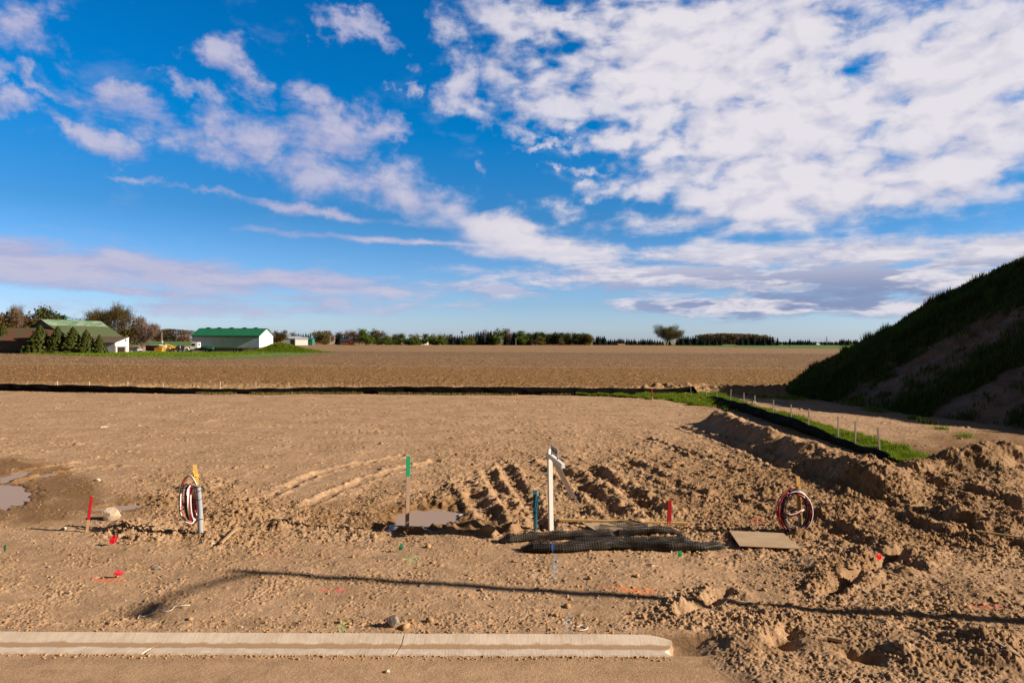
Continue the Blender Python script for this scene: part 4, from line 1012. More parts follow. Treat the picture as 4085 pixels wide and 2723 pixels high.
row('S', [(c6(x), ty(v, 3.361)) for x, v in ((140, 335), (165, 322), (190, 312), (215, 318), (240, 314), (268, 318), (296, 322), (325, 310), (352, 314), (378, 318), (408, 322), (436, 312), (470, 318), (492, 304), (520, 312), (545, 306), (580, 304), (612, 306), (678, 318))], 740, 'dark spruce in the row below the brown wood, near the orange car', 'spruces below the brown wood', 1.25)
row('S', [(c6(x), ty(v, 3.361)) for x, v in ((720, 372), (760, 368), (785, 366), (800, 370), (845, 330), (885, 362), (905, 360), (925, 366), (950, 348), (970, 352), (990, 346), (1020, 352), (1050, 346), (1080, 350), (1105, 346), (1135, 372), (1165, 370), (1185, 372))], 860, 'dark spruce in the broken row left of the tall mast', 'spruces left of the tall mast', 1.3)
row('S', [(c6(x), ty(v, 3.361)) for x, v in ((1268, 368), (1305, 370), (1325, 374), (1360, 372), (1385, 370), (1415, 380), (1450, 366), (1470, 372))], 900, 'dark spruce around the foot of the tall mast', 'spruces at the foot of the tall mast', 1.4)
row('S', [(c6(x), ty(v, 3.361)) for x, v in ((1512, 346), (1532, 340), (1556, 338), (1580, 344), (1605, 348), (1630, 340), (1660, 346), (1695, 352), (1720, 344), (1748, 350), (1795, 362), (1815, 350), (1850, 354), (1880, 344), (1905, 340), (1930, 344), (1955, 340), (1975, 344), (2005, 350), (2035, 356))], 820, 'dark spruce in the last row before the dark hill', 'spruces in the last row before the hill', 1.3)
# brown wood behind: reads as one mass
wood = MB(); pr_v = []; r_ = np.random.default_rng(77)
px0 = np.concatenate([np.linspace(c5(1880), c5(2353), 60), np.linspace(2990, 3052, 10), np.linspace(620, 760, 26)])
for i, px in enumerate(px0):
    D = 980 if px > 1000 else 1250
    tpp = np.interp(px, [620, 690, 760, 2800, 2830, 2900, 3000, 3052], [1316, 1313, 1318, 1336, 1333, 1331, 1335, 1343])+r_.normal()*1.2
    h = 3.8+(hor(px)-tpp)*D/F; n = 260
    c = np.stack([r_.normal(size=n)*4.4, r_.normal(size=n)*4, h*(1-(.97+.1*r_.random())*r_.random(n)**1.3)], -1)+np.array([(px-CX)/F*D, D+r_.normal()*10, 0])
    a = r_.normal(size=(n, 3)); b = r_.normal(size=(n, 3)); s = 1.1
    pr_v.append(np.stack([c-a*s*.5, c+b*s*.5, c+a*s*.6, c-b*s*.4], 1).reshape(-1, 3))
pr_v = np.concatenate(pr_v); pr_v[:, 2] = np.maximum(pr_v[:, 2], 0)
tag(np_mesh('brown_wood', pr_v, quads=np.arange(len(pr_v)).reshape(-1, 4), m='leaf_brown'), kind='stuff')
# distant dark hedge at the very horizon
hv = []
for i in range(900):
    px = 3050+1000*r_.random(); D = 1500; h = 3.8+(hor(px)-(1366+2.5*r_.random()))*D/F
    c = np.array([(px-CX)/F*D, D+20*r_.random(), max(.5, h*r_.random())]); a = r_.normal(size=3)*2; b = r_.normal(size=3)*2
    hv.append(np.stack([c-a, c+b, c+a, c-b]))
hv = np.concatenate(hv); hv[:, 2] = np.maximum(hv[:, 2], 0)
tag(np_mesh('distant_woods', hv, quads=np.arange(len(hv)).reshape(-1, 4), m='spruce_far'), kind='stuff')
# --- lone oak
D = 640.0; oh = 3.8+(hor(2658)-1290)*D/F
oak = decid('oak_tree', 212, oh, 1.0, 'leaf_oak', 'bark_brown', 20, .040, .024, .12, 4, trunk=.032, sheath=True, n0=16, up=.06, squash=1.0, wide=1.38)
put_tree(oak, (2658-CX)/F*D, D, 1.0, 'large lone oak with a wide domed crown in the open field', 'tree', None, rz=.6, sx=1.0)
# --- farmstead trees
def near_tree(o, px, top, D, label, cat='tree', group=None, sx=1.0, h0=1.0, rz=None):
    h = 3.8+(hor(px)-top)*D/F; put_tree(o, (px-CX)/F*D, D, h/h0/.98, label, cat, group, rz=rz, sx=sx)
k2 = lambda x: x/5.348
y2_ = lambda y: 1200+y/5.348
sp = [spruce(140+i, 1.0, .44, 'spruce_near', 24, 40, base=.03, droop=.36) for i in range(4)]
near_tree(sp[0], k2(60), y2_(520), 182, 'ragged spruce at the far left edge of the farmyard row', sx=1.18)
near_tree(sp[1], k2(505), y2_(590), 186, 'yellow green spruce second from the left in the farmyard row', sx=1.18)
near_tree(sp[2], k2(850), y2_(515), 178, 'broadest spruce of the farmyard row, in front of the barn gable', sx=1.32)
near_tree(sp[3], k2(1230), y2_(540), 178, 'spruce right of the broadest one in the farmyard row', sx=1.12)
near_tree(sp[0], k2(1560), y2_(550), 178, 'spruce in front of the middle of the faded green barn roof', sx=1.18)
near_tree(sp[1], k2(1840), y2_(610), 178, 'slimmer spruce second from the right in the farmyard row', sx=1.12)
near_tree(sp[2], k2(2120), y2_(715), 178, 'smallest spruce at the right end of the farmyard row', sx=0.94)
q1 = lambda x: x/2.101
q1y = lambda y: 1180+y/2.101
cr = decid('willow_tree', 301, 1.0, .55, 'leaf_amber', 'bark_brown', 22, .055, .045, .18, 3, sheath=True, n0=10, wide=.95)
near_tree(cr, q1(930), q1y(66), 262, 'tallest broad amber budding tree behind the faded green barn', sx=1.05, rz=.3)
c2_ = decid('budding_tree', 302, 1.0, .52, 'leaf_amber', 'bark_brown', 18, .055, .045, .2, 3, sheath=True, wide=.8)
near_tree(c2_, q1(770), q1y(120), 270, 'sparser amber tree behind the left part of the barn ridge', sx=1.0)
c3_ = decid('budding_tree', 303, 1.0, .5, 'leaf_olive', 'bark_grey', 24, .085, .06, .15, 2, wide=.8)
near_tree(c3_, q1(1075), q1y(208), 255, 'low olive tree between the amber tree and the bare round tree', sx=1.1)
c4_ = decid('bare_tree', 304, 1.0, .55, 'twig_pink', 'bark_grey', 16, .045, .05, .2, 3, sheath=True, n0=10, wide=.72)
near_tree(c4_, q1(1190), q1y(172), 258, 'round bare pinkish tree at the right end of the barn trees', sx=1.1)
near_tree(c4_, q1(110), q1y(86), 236, 'tall bare tree above the red roof at the far left', sx=.75)
near_tree(c4_, q1(178), q1y(100), 240, 'slim bare tree beside the dark pine at the far left', sx=.6)
c5_ = decid('pine_tree', 305, 1.0, .42, 'leaf_pine', 'bark_brown', 24, .05, .05, .2, 3, wide=.85)
near_tree(c5_, q1(315), q1y(94), 245, 'dark spreading pine behind the left barn gable', sx=1.0)
near_tree(PR['A'][0], q1(245), q1y(160), 242, 'amber brown bushy tree at the foot of the dark pine', sx=1.2)
near_tree(PR['D'][0], q1(395), q1y(182), 262, 'yellow green tree peeping over the left end of the barn ridge', sx=1.3)
near_tree(PR['D'][1], q1(490), q1y(186), 275, 'small yellow green treetop over the middle of the barn ridge', sx=.9)
near_tree(PR['A'][0], q1(4), q1y(128), 225, 'amber tree cut by the left edge of the view', sx=.9)
near_tree(PR['D'][0], q1(1318), q1y(285), 1500, 'round dark green tree left of the twin poles', sx=1.6)
near_tree(PR['D'][1], q1(1385), q1y(292), 1510, 'round dark green tree right of the twin poles', sx=1.6)
near_tree(PR['S'][1], q1(1450), q1y(335), 1480, 'low dark cedar right of the round dark green trees', sx=2.0)
near_tree(PR['O'][0], q1(1255), q1y(290), 1520, 'olive tree between the bare round tree and the dark green trees', sx=1.1)
near_tree(PR['B'][1], 1066, 1317, 300, 'brown treetop just over the right end of the long barn roof', sx=.8)

# ------------------------------------------------------------------ farm buildings
def ribbed(name, c1, c2, freq, axis, rough=.6, patch=None, metal=0.0):
    m = bpy.data.materials.new(name); m.use_nodes = True; t = NT(m.node_tree)
    pos = t.new('ShaderNodeTexCoord').outputs['Object']; s = t.new('ShaderNodeSeparateXYZ', {0: pos}).outputs[axis]
    wv = t.math('SINE', t.math('MULTIPLY', s, freq*6.283)); n = t.noise(pos, .7, 5, .65)
    st = t.noise(t.new('ShaderNodeMapping', {'Vector': pos, 'Scale': (1.5, 1.5, .12)}).outputs[0], 2.0, 4, .6)
    c = t.mixc(t.ramp(t.math('ADD', t.math('MULTIPLY', n, .6), t.math('MULTIPLY', st, .4)), .36, .64), col(*c1), col(*c2))
    if patch: c = t.mixc(t.ramp(t.noise(pos, .35, 6, .7), .45, .60), c, col(*patch))
    b = t.new('ShaderNodeBsdfPrincipled', {'Base Color': c, 'Roughness': rough, 'Specular IOR Level': .3, 'Metallic': metal})
    bn = t.new('ShaderNodeBump', {'Height': wv, 'Strength': .35, 'Distance': .03}); t.put(b.inputs['Normal'], bn.outputs[0])
    t.new('ShaderNodeOutputMaterial', {'Surface': b}); M[name] = m
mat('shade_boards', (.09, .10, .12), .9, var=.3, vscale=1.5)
ribbed('white_siding', (.78, .77, .74), (.70, .69, .66), 4, 0, .5)
ribbed('blue_shade_siding', (.42, .56, .74), (.34, .46, .62), 4, 0, .5)  # pale blue, deepened to paint sky-lit shade into the siding
ribbed('white_gable', (.82, .82, .80), (.76, .76, .74), 4, 1, .5)
ribbed('green_roof', (.020, .165, .070), (.016, .130, .055), 4, 0, .45)
mat('concrete_base', (.34, .31, .28), .9, color2=(.25, .23, .21), vscale=.6)
mat('green_trim', (.012, .11, .05), .5); mat('dark_vent', (.012, .05, .035), .6)
mat('dark_opening', (.012, .012, .014), .8); mat('grey_wall', (.30, .33, .38), .7, var=.25, vscale=.5)
mat('white_paint', (.80, .79, .76), .55, var=.06, vscale=3, bump=.05); mat('faded_pink', (.62, .47, .42), .8)
mat('brick_red', (.20, .07, .045), .9, var=.3, vscale=2); mat('navy_roof', (.03, .04, .07), .6); mat('grey_roof', (.42, .45, .50), .5, var=.15); mat('teal_wall', (.03, .16, .13), .6)
m = bpy.data.materials.new('old_barn_roof'); m.use_nodes = True; t = NT(m.node_tree)
pos = t.new('ShaderNodeTexCoord').outputs['Object']; sp_ = t.new('ShaderNodeSeparateXYZ', {0: pos})
n = t.noise(t.new('ShaderNodeMapping', {'Vector': pos, 'Scale': (1.2, .35, .6)}).outputs[0], 1.1, 6, .7)
zz = t.math('ADD', sp_.outputs[2], t.math('MULTIPLY', t.math('SUBTRACT', n, .5), .9))
c = t.mixc(t.ramp(n, .36, .62), col(.085, .085, .040), col(.055, .095, .048))
c = t.mixc(t.ramp(t.noise(pos, .5, 5, .7), .5, .66, 0, .55), c, col(.125, .068, .040))
band = t.mixc(t.ramp(n, .40, .60), col(.075, .150, .090), col(.22, .27, .19))
c = t.mixc(t.ramp(zz, 7.35, 7.6), c, band)
b = t.new('ShaderNodeBsdfPrincipled', {'Base Color': c, 'Roughness': .8, 'Specular IOR Level': .15}); t.new('ShaderNodeOutputMaterial', {'Surface': b}); M['old_barn_roof'] = m
mat('rust_roof', (.145, .052, .030), .85, color2=(.075, .075, .040), vscale=.45); mat('brown_roof', (.135, .085, .055), .85, color2=(.10, .075, .045), vscale=.6); mat('shaded_gable_boards', (.17, .20, .27), .8, color2=(.12, .145, .20), vscale=2.5, stretch=(3, 3, .2))  # gable boards: blue-grey of their shaded side put into the colour

# long barn with green roof: local x along the wall (left to right), y away from the viewer
c0 = P(1034.3/V2S, 1403/V2S, 1); Dn = 214.0
xr = (1034.3-CX)/F*Dn
ang = math.atan2(-.125, .992)
lb = thing('long_barn', 'long pale blue barn with a bright green roof and white gable end', 'barn', (xr, Dn, 0), ang)
L, Wd, He, Hr = 22.6, 9.2, 5.15, 7.35
MB().box((-L/2, Wd/2, .55), (L, Wd, 1.7)).build('foundation', 'concrete_base', lb)
wl = MB(); wl.box((-L/2, .06, (1.40+He)/2), (L-.02, .12, He-1.40)); wl.box((-L/2, Wd-.06, (1.4+He)/2), (L-.02, .12, He-1.4)); wl.build('wall', 'blue_shade_siding', lb)
for gx_ in (-L+.02, -.10):
    g = MB(); g.prism([(gx_, .13, 1.40), (gx_, Wd-.13, 1.40), (gx_, Wd-.13, He), (gx_, Wd/2, Hr-.05), (gx_, .13, He)], (.08, 0, 0)); gb = g.build('gable', 'white_gable', lb)
tr = MB(); tr.box((.02, Wd/2, He+.02), (.06, Wd, .07)); tr.build('trim', 'green_trim', gb)
dr = MB(); dr.box((.03, Wd*.47, 3.55), (.06, .85, 1.9)); d_o = dr.build('loft_door', 'white_siding', gb); 
tt = MB(); tt.box((.06, Wd*.42, 4.56), (.09, 1.9, .15)); tt.box((.055, Wd*.47+.46, 3.6), (.05, .08, 1.9)); tt.box((.055, Wd*.47, 2.57), (.05, 1.0, .07)); tt.build('door_track', 'dark_vent', gb)
rf = MB(); ov = .55; sl = (Hr-He)/(Wd/2)
for sgn in (0, 1):
    y0, z0 = (-ov, He-ov*sl) if not sgn else (Wd+ov, He-ov*sl)
    rf.prism([(-L-.35, y0, z0), (-L-.35, Wd/2, Hr), (-L-.35, Wd/2, Hr+.12), (-L-.35, y0, z0+.12)], (L+.7, 0, 0))
ro = rf.build('roof', 'green_roof', lb)
MB().box((-L/2, -ov-.03, He-ov*sl+.05), (L+.72, .06, .22)).build('eave_trim', 'green_trim', ro)
for i, f in enumerate((.115, .28, .47, .665, .835)):
    v = MB(); v.box((-L+L*f+.2, Wd/2, Hr+.28), (1.25, .7, .16)); v.box((-L+L*f+.2, Wd/2, Hr+.16), (.95, .45, .22)); v.build('ridge_vent', 'dark_vent', ro)
ub = MB(); ub.box((-L/2, -.015, He-.42), (L, .03, .55)); ub.build('upper_band', 'grey_wall', lb)

# old barn on the left
A = Vector(P(169/V2S, 1275/V2S, 1)); Y1 = 186.0
x1 = (169-CX)/F*Y1; Hrid = 3.8+(hor(169)-1275)*Y1/F
th = math.atan2(-.255, .967)                                   # local x to the right across the gable, y along the ridge
ob = thing('old_barn', 'large old barn with a weathered faded green roof behind the spruces', 'barn', (x1, Y1, 0), th)
Lb = 18.5; run = 8.6; He2 = Hrid-5.0
M['old_barn_roof'].node_tree  # (patina bands follow the courses of the roof)
g = MB(); g.prism([(-run+.6, 0, 0), (run-.5, 0, 0), (run-.5, 0, He2+.2), (0, 0, Hrid-.12), (-run+.6, 0, He2+.2)], (0, .15, 0)); g.build('gable', 'shaded_gable_boards', ob)
g = MB(); g.box((run-.5, Lb/2, He2/2), (.2, Lb, He2)); g.box((-run+.6, Lb/2, He2/2), (.2, Lb, He2)); g.box((0, Lb-.1, He2/2), (2*run-1.2, .2, He2)); g.build('wall', 'grey_wall', ob)
r_m = MB()
for s in (1, -1): r_m.prism([(0, -.5, Hrid), (s*run, -.5, He2), (s*run, -.5, He2+.15), (0, -.5, Hrid+.15)], (0, Lb+1, 0))
rr_ = r_m.build('roof', 'old_barn_roof', ob)
cu = MB(); cu.cyl((0, 7.4, Hrid+.1), (0, 7.4, Hrid+.75), .32, 8); cu.cyl((0, 7.4, Hrid+.75), (0, 7.4, Hrid+1.15), .42, 8, .05); cu.build('roof_cupola', 'teal_wall', rr_)
sk = MB(); sk.prism([(run*.72, 8.2, Hrid-5.0*.72+.16), (run*.88, 8.2, Hrid-5.0*.88+.16), (run*.88, 8.5, Hrid-5.0*.88+.18), (run*.72, 8.5, Hrid-5.0*.72+.18)], (0, .02, .02)); sk.build('skylight', 'white_siding', rr_)
# low rust-red wing in front of the gable
wing = thing('barn_wing', 'low rust red roofed wing in front of the old barn gable', 'shed', (x1, Y1-.4, 0), 0)
zt = 3.8+(hor(120)-1309.5)*(Y1-.6)/F
w_ = MB(); w_.prism([(-16, 0, zt), (-16, -7.5, zt-3.4), (-16, -7.5, zt-3.25), (-16, 0, zt+.15)], (21.5, 0, 0)); w_.build('roof', 'rust_roof', wing)
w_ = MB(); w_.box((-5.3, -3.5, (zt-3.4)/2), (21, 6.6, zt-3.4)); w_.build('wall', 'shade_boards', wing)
# lean-to with white end wall
Yn = 186.0; xw = (459-CX)/F*Yn; fz = 3.8+(hor(509)-1344)*Yn*1.045/F; nz_ = 3.8+(hor(459)-1366)*Yn/F
dpt = Yn*((459-CX)/(512-CX)-1); 
lt = thing('lean_to_shed', 'brown roofed lean-to with a white end wall and dark open bay', 'shed', (xw, Yn, 0), 0)
w_ = MB(); w_.prism([(-9, -.5, nz_-.1), (-9, dpt+.2, fz), (-9, dpt+.2, fz+.14), (-9, -.5, nz_+.04)], (9.3, 0, 0)); w_.build('roof', 'brown_roof', lt)
w_ = MB(); w_.prism([(0, 0, 2.0), (0, dpt, 2.0), (0, dpt, fz-.05), (0, 0, nz_-.08)], (.12, 0, 0)); wo_ = w_.build('end_wall', 'white_gable', lt)
w_ = MB(); w_.box((.14, dpt*.76, 4.0-.6), (.05, .8, .7)); w_.build('window', 'teal_wall', wo_)
w_ = MB(); w_.box((-4.6, .1, 1.4), (8.8, .2, 2.8)); w_.build('front_wall', 'grey_wall', lt)
w_ = MB(); w_.box((.05, .35, 1.0), (.35, .7, 2.0)); w_.box((.05, dpt-.9, 1.0), (.35, 1.6, 2.0)); w_.build('post', 'faded_pink', lt)
w_ = MB(); w_.box((.02, dpt*.45, 1.85), (.16, dpt*.5, .35)); w_.build('door_header', 'faded_pink', lt)
w_ = MB(); w_.box((-.25, dpt*.42, .9), (.1, dpt*.7, 1.8)); w_.build('open_bay', 'dark_opening', lt)

# grassy bank against the barn end with blades, and a young bush
def bank_h(x, y): 
    q = ((x-bx)/6.0)**2+((y-by)/5.5)**2; q2 = ((x-bx-5)/9.0)**2+((y-by+2)/4.5)**2
    return 2.1*np.exp(-q*1.3)+1.0*np.exp(-q2*1.4)+.12*fbm(x/1.2, y/1.2, 3, 151)-.12
bx = (1110-CX)/F*210; by = 211.0
gx_, gy_ = np.meshgrid(np.arange(bx-12, bx+19, .5), np.arange(by-10, by+9, .5), indexing='xy')
gz_ = bank_h(gx_, gy_)
tag(np_mesh('grass_bank', np.stack([gx_, gy_, gz_], -1).reshape(-1, 3), grid_quads(*gx_.shape), m='lawn_green', smooth=True), kind='structure')
r_ = np.random.default_rng(5); n = 26000
px_ = np.concatenate([bx-9+27*r_.random(n), bx-75+80*r_.random(30000)]).astype(np.float32); py_ = np.concatenate([by-9+17*r_.random(n), 150+50*r_.random(30000)]).astype(np.float32)
lw = np.array(lawn)
def inpoly(x, y, poly):
    c = np.zeros(len(x), bool); j = len(poly)-1
    for i in range(len(poly)):
        xi, yi = poly[i]; xj, yj = poly[j]
        c ^= ((yi > y) != (yj > y)) & (x < (xj-xi)*(y-yi)/(yj-yi+1e-9)+xi); j = i
    return c
pz = bank_h(px_, py_); k = (pz > .02) | inpoly(px_, py_, lawn)
pz = np.maximum(pz, .03)
blades('lawn_grass', px_[k], py_[k], pz[k].astype(np.float32), (.15+.22*r_.random(k.sum())).astype(np.float32)*(1+.8*(pz[k] > .3)), 'fresh_grass', .06, .6)
sh = thing('shrub', 'small loose bush against the foundation of the long barn', 'bush', ((995-CX)/F*209, 209, 0))
V_, Q_ = leaves([(Vector((0, 0, .4+.25*i)), 0, 0) for i in range(7)], 24, .38, .22, 9); np_mesh('foliage', V_, quads=Q_, m='leaf_olive', parent=sh)
MB().tube([(0, 0, -.1), (0, 0, 1.6)], [.04, .01], 5).build('stem', 'bark_brown', sh)

# ------------------------------------------------------------------ vehicles in the farmyard
mat('black_paint', (.008, .009, .012), .25, spec=.6); mat('white_car_paint', (.78, .78, .76), .3, spec=.5); mat('car_glass', (.012, .016, .02), .08, spec=.7)
mat('tyre', (.012, .012, .012), .9); mat('rim_metal', (.45, .45, .46), .35, metal=.8); mat('tail_red', (.45, .015, .02), .3); mat('green_tarp', (.010, .065, .045), .6, var=.3, vscale=1.2, bump=.4, bscale=3)
mat('maroon_steel', (.055, .012, .016), .6, var=.3); mat('loader_yellow', (.72, .40, .010), .5, var=.15); mat('tank_yellow', (.45, .27, .02), .6, var=.2); mat('rust_dark', (.03, .018, .015), .8); mat('red_machine', (.50, .020, .020), .45); mat('orange_paint', (.55, .075, .01), .4); mat('silver_paint', (.50, .51, .53), .35, metal=.3)
def wheel(parent, x, y, r=.38, w_=.26):
    mb = MB(); mb.cyl((x, y-w_/2, r), (x, y+w_/2, r), r, 16); o = mb.build('wheel', 'tyre', parent)
    mb = MB(); mb.cyl((x, y-w_/2-.012, r), (x, y+w_/2+.012, r), r*.58, 12); mb.build('rim', 'rim_metal', o); return o
def side_body(prof, y0, y1, name, m, parent, taper=0.0):
    mb = MB(); n = len(prof); ym = (y0+y1)/2
    a = [(p[0], y0+taper*(max(0, p[1]-1.0)), p[1]) for p in prof]; b = [(p[0], y1-taper*(max(0, p[1]-1.0)), p[1]) for p in prof]
    mb.add(a+b, [tuple(range(n))[::-1], tuple(range(n, 2*n))]+[(i, (i+1) % n, n+(i+1) % n, n+i) for i in range(n)])
    return mb.build(name, m, parent, bevel=.03)
# pick-up, tail toward the right front
pk = thing('pickup_truck', 'black pickup truck parked between the yellow machine and the white truck', 'pickup truck', ((885/3.18+440-CX)/F*205, 205, .05), math.radians(158))
side_body([(-2.75, .55), (-2.75, 1.08), (-1.0, 1.10), (-.95, 1.12), (.95, 1.12), (1.2, 1.14), (2.55, 1.05), (2.75, .85), (2.75, .5)], -.98, .98, 'body', 'black_paint', pk)
side_body([(-1.05, 1.08), (-.85, 1.88), (.35, 1.9), (1.15, 1.1)], -.88, .88, 'cab', 'black_paint', pk, .16)
g = MB(); g.box((-.25, -.80, 1.5), (1.35, .04, .44)); g.box((-.25, .80, 1.5), (1.35, .04, .44)); g.box((-.99, 0, 1.5), (.04, 1.3, .42)); g.build('window', 'car_glass', pk)
for wx in (-1.75, 1.75):
    for wy in (-.86, .86): wheel(pk, wx, wy, .42)
for wy in (-.88, .88): MB().box((-2.77, wy, .92), (.05, .16, .34)).build('taillight', 'tail_red', pk)
MB().box((-2.85, 0, .55), (.16, 1.9, .2)).build('bumper', 'rim_metal', pk)
# white truck facing left
wt = thing('flatbed_truck', 'white flatbed truck facing left beside the covered boat', 'truck', ((1090/3.18+440-CX)/F*203, 203, .05), math.radians(180))
side_body([(1.2, .6), (1.2, 1.55), (1.35, 1.6), (2.9, 1.45), (3.1, 1.2), (3.15, .6)], -.95, .95, 'hood', 'white_car_paint', wt)
side_body([(-.9, .8), (-.9, 2.9), (.7, 2.95), (1.0, 2.8), (1.35, 1.7), (1.35, .8)], -1.05, 1.05, 'cab', 'white_car_paint', wt, .05)
g = MB(); g.box((.35, 1.02, 2.2), (1.0, .05, .7)); g.box((-.92, .15, 2.25), (.05, .9, .6)); g.box((.35, -1.02, 2.2), (1.0, .05, .7)); g.build('window', 'car_glass', wt)
g = MB(); g.box((-3.2, 0, .98), (4.5, 2.2, .14)); g.box((-3.2, 0, .78), (4.5, .8, .25)); g.build('flatbed', 'rust_dark', wt)
for wx in (2.3, -3.6):
    for wy in (-.95, .95): wheel(wt, wx, wy, .5, .3)
g = MB(); g.tube([(2.95, .98, .55), (2.75, .98, 1.05), (2.3, .98, 1.2), (1.85, .98, 1.05), (1.65, .98, .6)], .13, 6); g.build('fender', 'white_car_paint', wt)
# covered boat on trailer
bt = thing('covered_boat', 'boat under a dark green tarpaulin on a trailer', 'boat', ((1195/3.18+440-CX)/F*199, 199, .05), math.radians(178))
mb = MB(); rows = []
for i in range(13):
    f = i/12; x = -3.0+6.0*f; wdt = 1.1*math.sin(math.pi*min(1, (1-f)*.62+.12))**.7*(1 if f < .95 else .5); top = 1.55+.45*math.exp(-((f-.42)/.24)**2)-.35*f*f; bot = .75+.25*f*f
    rows.append([(x, -wdt, bot+.2), (x, -wdt*.95, (bot+top)/2), (x, -wdt*.25, top-.05), (x, 0, top), (x, wdt*.25, top-.05), (x, wdt*.95, (bot+top)/2), (x, wdt, bot+.2), (x, 0, bot-.1)])
k = 8; mb.add([p for r in rows for p in r], [(i*k+j, i*k+(j+1) % k, (i+1)*k+(j+1) % k, (i+1)*k+j) for i in range(12) for j in range(k)]+[tuple(range(k)), tuple(range(12*k, 13*k))])
mb.build('tarpaulin', 'green_tarp', bt, smooth=True)
mb = MB(); mb.box((0, -.7, .55), (6.0, .1, .12)); mb.box((0, .7, .55), (6.0, .1, .12)); mb.box((3.6, 0, .55), (1.6, .1, .1)); mb.box((-.8, 0, .5), (.1, 1.6, .1)); mb.build('trailer_frame', 'rust_dark', bt)
for wx in (-.5, -1.2):
    for wy in (-.95, .95): wheel(bt, wx, wy, .32, .2)
mb = MB(); mb.box((-3.3, 0, 1.0), (.3, .35, 1.1)); mb.build('outboard_motor', 'black_paint', bt)
# long flat trailer
ft = thing('flatbed_trailer', 'long empty black flatbed trailer along the foundation of the long barn', 'trailer', ((1500/3.18+440-CX)/F*204, 204, .05), math.radians(-4))
mb = MB(); mb.box((0, 0, 1.0), (9.6, 2.3, .16)); mb.box((0, -.5, .8), (9.2, .12, .26)); mb.box((0, .5, .8), (9.2, .12, .26)); mb.build('deck', 'black_paint', ft)
mb = MB(); mb.box((-4.85, 0, 1.35), (.12, 2.2, .7)); mb.box((-5.3, 0, .85), (1.0, .3, .2)); mb.build('headboard', 'rust_dark', ft)
for wx in (1.6, 2.5, 3.4):
    for wy in (-1.0, 1.0): wheel(ft, wx, wy, .42, .25)
# maroon bin, yellow loader, tank
dm = thing('steel_bin', 'maroon open steel bin with a white panel on top', 'container', ((545/3.18+440-CX)/F*206, 206, .05), math.radians(-4))
mb = MB(); mb.prism([(-1.7, -1.1, .2), (1.3, -1.1, .2), (1.7, -1.1, 1.9), (-1.7, -1.1, 1.9)], (0, 2.2, 0)); mb.build('box', 'maroon_steel', dm)
mb = MB(); [mb.box((-1.4+.5*i, -1.14, 1.05), (.08, .08, 1.7)) for i in range(6)]; mb.build('rib', 'maroon_steel', dm)
mb = MB(); mb.box((1.0, 0, 1.98), (2.9, 2.0, .14)); mb.build('white_panel', 'white_paint', dm)
ld = thing('wheel_loader', 'yellow wheeled farm machine with a raised boom beside the maroon bin', 'machine', ((705/3.18+440-CX)/F*207, 207, .05), math.radians(6))
mb = MB(); mb.box((-1.0, 0, 1.15), (2.3, 1.4, .7)); mb.box((.7, 0, 1.0), (1.5, 1.1, .6)); mb.build('body', 'loader_yellow', ld, bevel=.06)
mb = MB(); mb.tube([(-.9, -.3, 1.4), (.1, -.3, 2.2), (1.6, -.3, 1.75), (2.7, -.3, 1.1)], .14, 6); mb.tube([(-.9, .3, 1.4), (.1, .3, 2.25), (1.6, .3, 1.75), (2.7, .3, 1.1)], .14, 6); mb.tube([(-2.9, 0, 1.55), (-.5, 0, 1.75)], .12, 6); mb.build('boom', 'loader_yellow', ld)
mb = MB(); mb.box((-.3, 0, 1.7), (.9, 1.1, .6)); mb.build('operator_cab', 'white_paint', ld)
for wx in (-1.2, 1.0):
    for wy in (-.85, .85): wheel(ld, wx, wy, .5, .35)
tk = thing('yellow_bin', 'mustard yellow low bin in front of the yellow machine', 'container', ((625/3.18+440-CX)/F*203.5, 203.5, .05))
mb = MB(); mb.prism([(-1.2, -.8, .15), (1.0, -.8, .15), (1.2, -.8, 1.25), (-1.2, -.8, 1.25)], (0, 1.6, 0)); mb.build('box', 'tank_yellow', tk)
mb = MB(); mb.box((0, -.84, 1.2), (2.5, .08, .1)); mb.build('rim_bar', 'tank_yellow', tk)
# dark car by the lean-to
dc = thing('parked_car', 'dark car with a pale nose parked at the corner of the lean-to', 'car', ((310/3.18+440-CX)/F*202, 202, .05), math.radians(-25))
side_body([(-2.2, .35), (-2.25, .85), (-1.3, .95), (1.0, .95), (2.1, .82), (2.25, .45), (2.2, .3)], -.9, .9, 'body', 'black_paint', dc)
side_body([(-1.9, .9), (-1.3, 1.42), (.2, 1.45), (1.05, .92)], -.78, .78, 'cabin', 'car_glass', dc)
MB().box((2.15, 0, .62), (.22, 1.7, .30)).build('bumper', 'silver_paint', dc); MB().box((1.6, 0, .9), (1.0, 1.6, .05)).build('hood', 'silver_paint', dc)
for wx in (-1.4, 1.4):
    for wy in (-.82, .82): wheel(dc, wx, wy, .33, .22)

